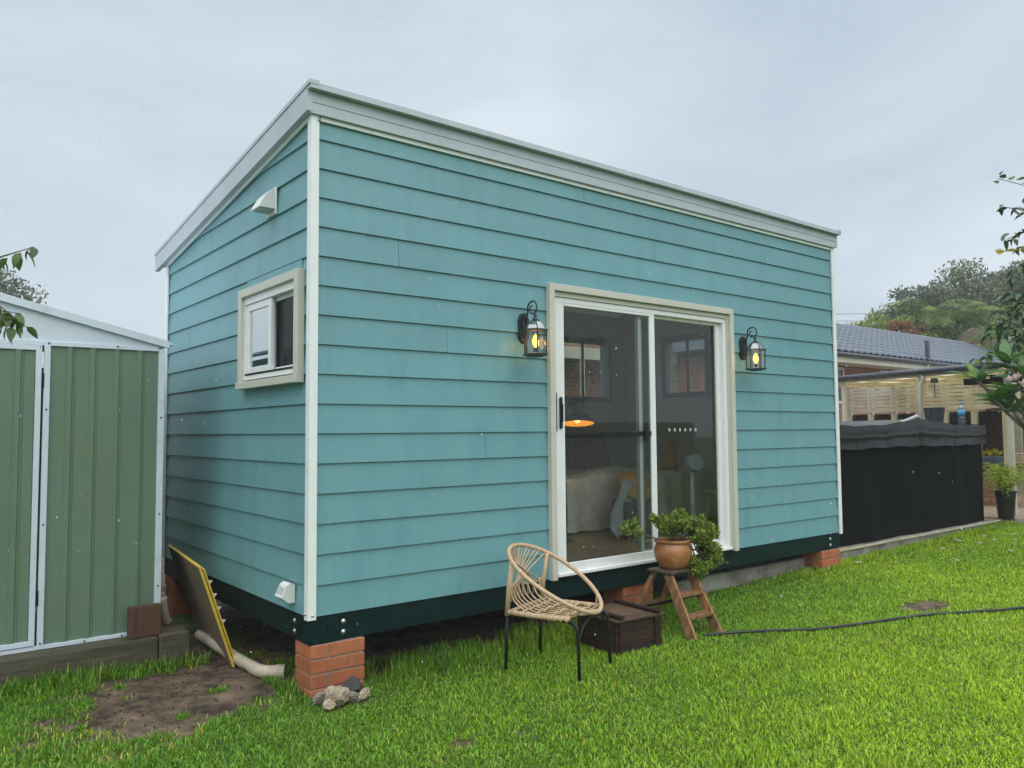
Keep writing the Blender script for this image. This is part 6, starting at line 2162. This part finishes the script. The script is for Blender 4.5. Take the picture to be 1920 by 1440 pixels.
Ff = (np.arange(n_)[:, None, None] * 4 + Fb[None]).reshape(-1, 3)
gr_ = np_mesh('soil_crumbs', Vv.reshape(-1, 3), Ff, 'soil', kind='stuff')
tag(gr_, 'dark soil crumbs scattered over the worn earth patch', 'soil', kind='stuff')

# ------------------------------------------------------------------ grass blades
mat('grass_blade', (0.240, 0.480, 0.028), rough=0.33, var=0.10, scale=3, trans=0.45, attr='tint', spec=0.5)


def scatter(n, x0, x1, y0, y1):
    return rng.uniform(x0, x1, n), rng.uniform(y0, y1, n)


def grass():
    parts = []
    for (x0, x1, y0, y1, dens) in ((-2.2, 3.6, -3.0, 1.45, 10500), (3.6, 7.0, -3.6, .22, 7500), (7.0, 11.6, -3.2, .22, 4500), (-2.2, 3.6, -4.6, -3.0, 2600), (3.6, 9.5, -5.2, -3.6, 2200), (7.0, 9.5, -3.6, -3.2, 2200), (0.0, 5.9, .22, .9, 700)):
        n = int((x1 - x0) * (y1 - y0) * dens)
        parts.append(scatter(n, x0, x1, y0, y1))
    x = np.concatenate([p[0] for p in parts])
    y = np.concatenate([p[1] for p in parts])
    # only where the camera side can see it: a generous wedge
    rx, ry_ = x + 2.0, y + 4.455
    dep = rx * .6216 + ry_ * .7833
    lat = rx * .7833 - ry_ * .6216
    keep = (dep > 1.4) & (np.abs(lat) < dep * .95 + 1.0)
    bb = bare(x, y)
    keep &= rng.random(len(x)) > bb * 1.04
    keep &= ~((x > 3.44) & (y > .15))
    keep &= ~((x > 10.55) & (y > -.15))
    keep &= ~((x < -.25) & (y > 1.36))
    keep &= ~((x > .01) & (x < .36) & (y > -.01) & (y < .22))
    keep &= ~((x > 1.95) & (x < 2.37) & (y > -.62) & (y < -.2))
    x, y, bb, dep = x[keep], y[keep], bb[keep], dep[keep]
    n = len(x)
    patch = vnoise(x, y, .8) * .55 + vnoise(x, y, 2.6) * .45
    # height: mown lawn, taller unmown along the house, pier and sleepers
    h = .024 + .016 * rng.random(n) + .010 * patch
    edge = np.exp(-(np.maximum(0, np.abs(y - .12) - .10) / .16) ** 2) * ((x > -.1) & (x < 3.4))
    edge2 = np.exp(-((y - 1.30) / .13) ** 2) * (x < -.15)
    edge3 = np.exp(-((x - .02) ** 2 + (y - .1) ** 2) / .10)
    low = np.exp(-(np.maximum(0, np.abs(x - .18) - .25) / .12) ** 2 - (np.maximum(0, np.abs(y + .12) - .12) / .10) ** 2)
    clump = np.clip((vnoise(x, y, 5.0) * .5 + vnoise(x, y, 1.1) * .5 - .62) * 5, 0, 1)
    e = np.clip(edge + edge2 * .9 + clump * .22 + np.exp(-(np.maximum(0, y - .05) / .12) ** 2) * (x > 3.4) * (y > -.08) * .4, 0, 1)
    h *= (1 + e * rng.random(n) * 2.4) * (1 - .55 * low)
    far = np.clip((dep - 6) / 6, 0, 1)
    w = (.0036 + .0042 * rng.random(n) ** 1.5) * (1 + .9 * far)
    az = rng.uniform(0, 2 * PI, n)
    lean = np.clip(rng.normal(1.24, .36, n), .05, 1.9) * (1 - .40 * e) * (1 - .25 * (vnoise(x, y, 3.0) > .6))
    dx, dy = np.cos(az), np.sin(az)
    z0 = gz(x, y) - .006
    # blade: root pair, mid pair, tip; bends over toward the tip
    m1, m2 = h * np.cos(lean * .55) * .58, h * np.cos(lean) * .42
    o1, o2 = h * np.sin(lean * .55) * .58, h * np.sin(lean) * .42
    sx, sy = -dy, dx
    rootl = np.stack([x - sx * w * .5, y - sy * w * .5, z0], 1)
    rootr = np.stack([x + sx * w * .5, y + sy * w * .5, z0], 1)
    mx_, my_ = x + dx * o1, y + dy * o1
    midl = np.stack([mx_ - sx * w * .45, my_ - sy * w * .45, z0 + m1], 1)
    midr = np.stack([mx_ + sx * w * .45, my_ + sy * w * .45, z0 + m1], 1)
    tip = np.stack([mx_ + dx * o2, my_ + dy * o2, z0 + m1 + m2], 1)
    V_ = np.stack([rootl, rootr, midr, midl, tip], 1).reshape(-1, 3)
    b = np.arange(n)[:, None] * 5
    F_ = np.concatenate([b + np.array([0, 1, 2]), b + np.array([0, 2, 3]), b + np.array([3, 2, 4])])
    # colour: species and age of the leaf, in patches; painted-in shade; some straw
    t = rng.random(n)
    tv = (.42 + 1.15 * rng.random(n) ** 1.2)
    colr = np.stack([.80 + .48 * t + .60 * (patch - .5), .88 + .24 * t + .25 * (patch - .5), .70 + .25 * t], 1) * tv[:, None]
    shaded = np.clip((vnoise(x, y, .45) - .5) * 1.2 + (vnoise(x, y, 1.6) - .5) * .5 + .46 - .11 * (x - 1.5) + .24 * (y + 1.6), 0, 1)  # blades tinted darker toward the house and the left, standing for shade
    colr *= np.stack([.58 + .84 * (1 - shaded), .72 + .46 * (1 - shaded), .85 + .1 * (1 - shaded)], 1)
    straw = rng.random(n) < (.025 + .10 * np.clip(bb * 2, 0, 1) + .05 * (vnoise(x, y, 1.7) > .72))
    colr[straw] = np.array([3.0, 1.35, 3.2]) * rng.uniform(.7, 1.1, (straw.sum(), 1))
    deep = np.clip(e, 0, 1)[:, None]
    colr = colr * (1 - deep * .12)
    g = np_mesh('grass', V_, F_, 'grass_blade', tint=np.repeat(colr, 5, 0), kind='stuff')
    tag(g, 'short green lawn grass with longer tufts along the house', 'grass', kind='stuff')
    return n


grass()

# ------------------------------------------------------------------ the garden's far boundary behind the camera, mirrored in the door glass
mat('paling', (0.20, 0.165, 0.12), rough=0.85, c2=(0.30, 0.26, 0.20), scale=4, stretch=(3, 3, .5), rnd=0.15)
fn = thing('paling_fence', (8, -13, -.4), 'weathered paling fence mirrored in the sliding door glass', 'fence')
pal = MB().box((-.072, -.009, 0), (.072, .009, 1.75), .003).build('paling', 'paling')
pme = pal.data
bpy.data.objects.remove(pal, do_unlink=True)
for k in range(160):
    x = -4 + k * .15
    share('paling', pme, fn, Matrix.Translation((x, -13 + random.uniform(-.006, .006), -.42 + random.uniform(-.02, .02))))
for z in (.0, .9):
    MB().box((-4.1, -13.06, z), (20.1, -13.012, z + .07)).build('rail', 'paling', fn)
tree('bushy_tree', (9.5, -15.2), 5, (2.4, 2.0, 1.6, 3.0), 'hedge tree beyond the paling fence mirrored in the glass', 'bush_leaf', 51, 3500, .22, 30, group='')
tree('bushy_tree', (14.5, -15.5), 6, (2.8, 2.2, 1.9, 3.4), 'tall hedge tree beyond the paling fence mirrored in the glass', 'bush_leaf', 52, 3500, .22, 30, group='')

# ------------------------------------------------------------------ damp air
hz = bpy.data.materials.new('haze')
hz.use_nodes = True
n, l = hz.node_tree.nodes, hz.node_tree.links
n.clear()
out = n.new('ShaderNodeOutputMaterial')
pv_ = n.new('ShaderNodeVolumePrincipled')
pv_.inputs['Color'].default_value = (0.93, 0.96, 1.0, 1)
pv_.inputs['Density'].default_value = 0.0020
l.new(pv_.outputs[0], out.inputs['Volume'])
MATS['haze'] = hz
hb = MB().box((-122, -122, -1.8), (122, 122, 13.2)).build('haze', 'haze', None, kind='stuff')
tag(hb, 'thin damp haze in the rainy air', 'haze', kind='stuff')

# ------------------------------------------------------------------ falling rain drops
nr = 420
r_ = np.random.default_rng(99)
dd = r_.uniform(1.4, 4.6, nr)
uu, vv = r_.uniform(-.75, .75, nr), r_.uniform(-.35, .55, nr)
base_ = np.array([-2.0055, -4.4554, 1.0854]) + dd[:, None] * (np.array(fwd) + uu[:, None] * np.array(rt) + vv[:, None] * np.array(up))
base_ = base_[~((base_[:, 1] > -.15) & (base_[:, 0] > -.2)) & (base_[:, 2] > -.35)]
nr = len(base_)
rad, ln = r_.uniform(.0007, .0015, nr), r_.uniform(.003, .008, nr)
oct_ = np.array([[1, 0, 0], [0, 1, 0], [-1, 0, 0], [0, -1, 0], [0, 0, 1], [0, 0, -1]], float)
sc3 = np.stack([rad, rad, ln * .5], 1)
Vr = (base_[:, None, :] + oct_[None] * sc3[:, None, :]).reshape(-1, 3)
Fo = np.array([[0, 1, 4], [1, 2, 4], [2, 3, 4], [3, 0, 4], [1, 0, 5], [2, 1, 5], [3, 2, 5], [0, 3, 5]])
Fr = (np.arange(nr)[:, None, None] * 6 + Fo[None]).reshape(-1, 3)
mat('rain_water', (0.9, 0.93, 0.95), rough=0.15, var=0.02, trans=0.5)
ra = np_mesh('rain', Vr, Fr, 'rain_water', kind='stuff', smooth=True)
tag(ra, 'light rain drops falling in front of the house', 'rain', kind='stuff')
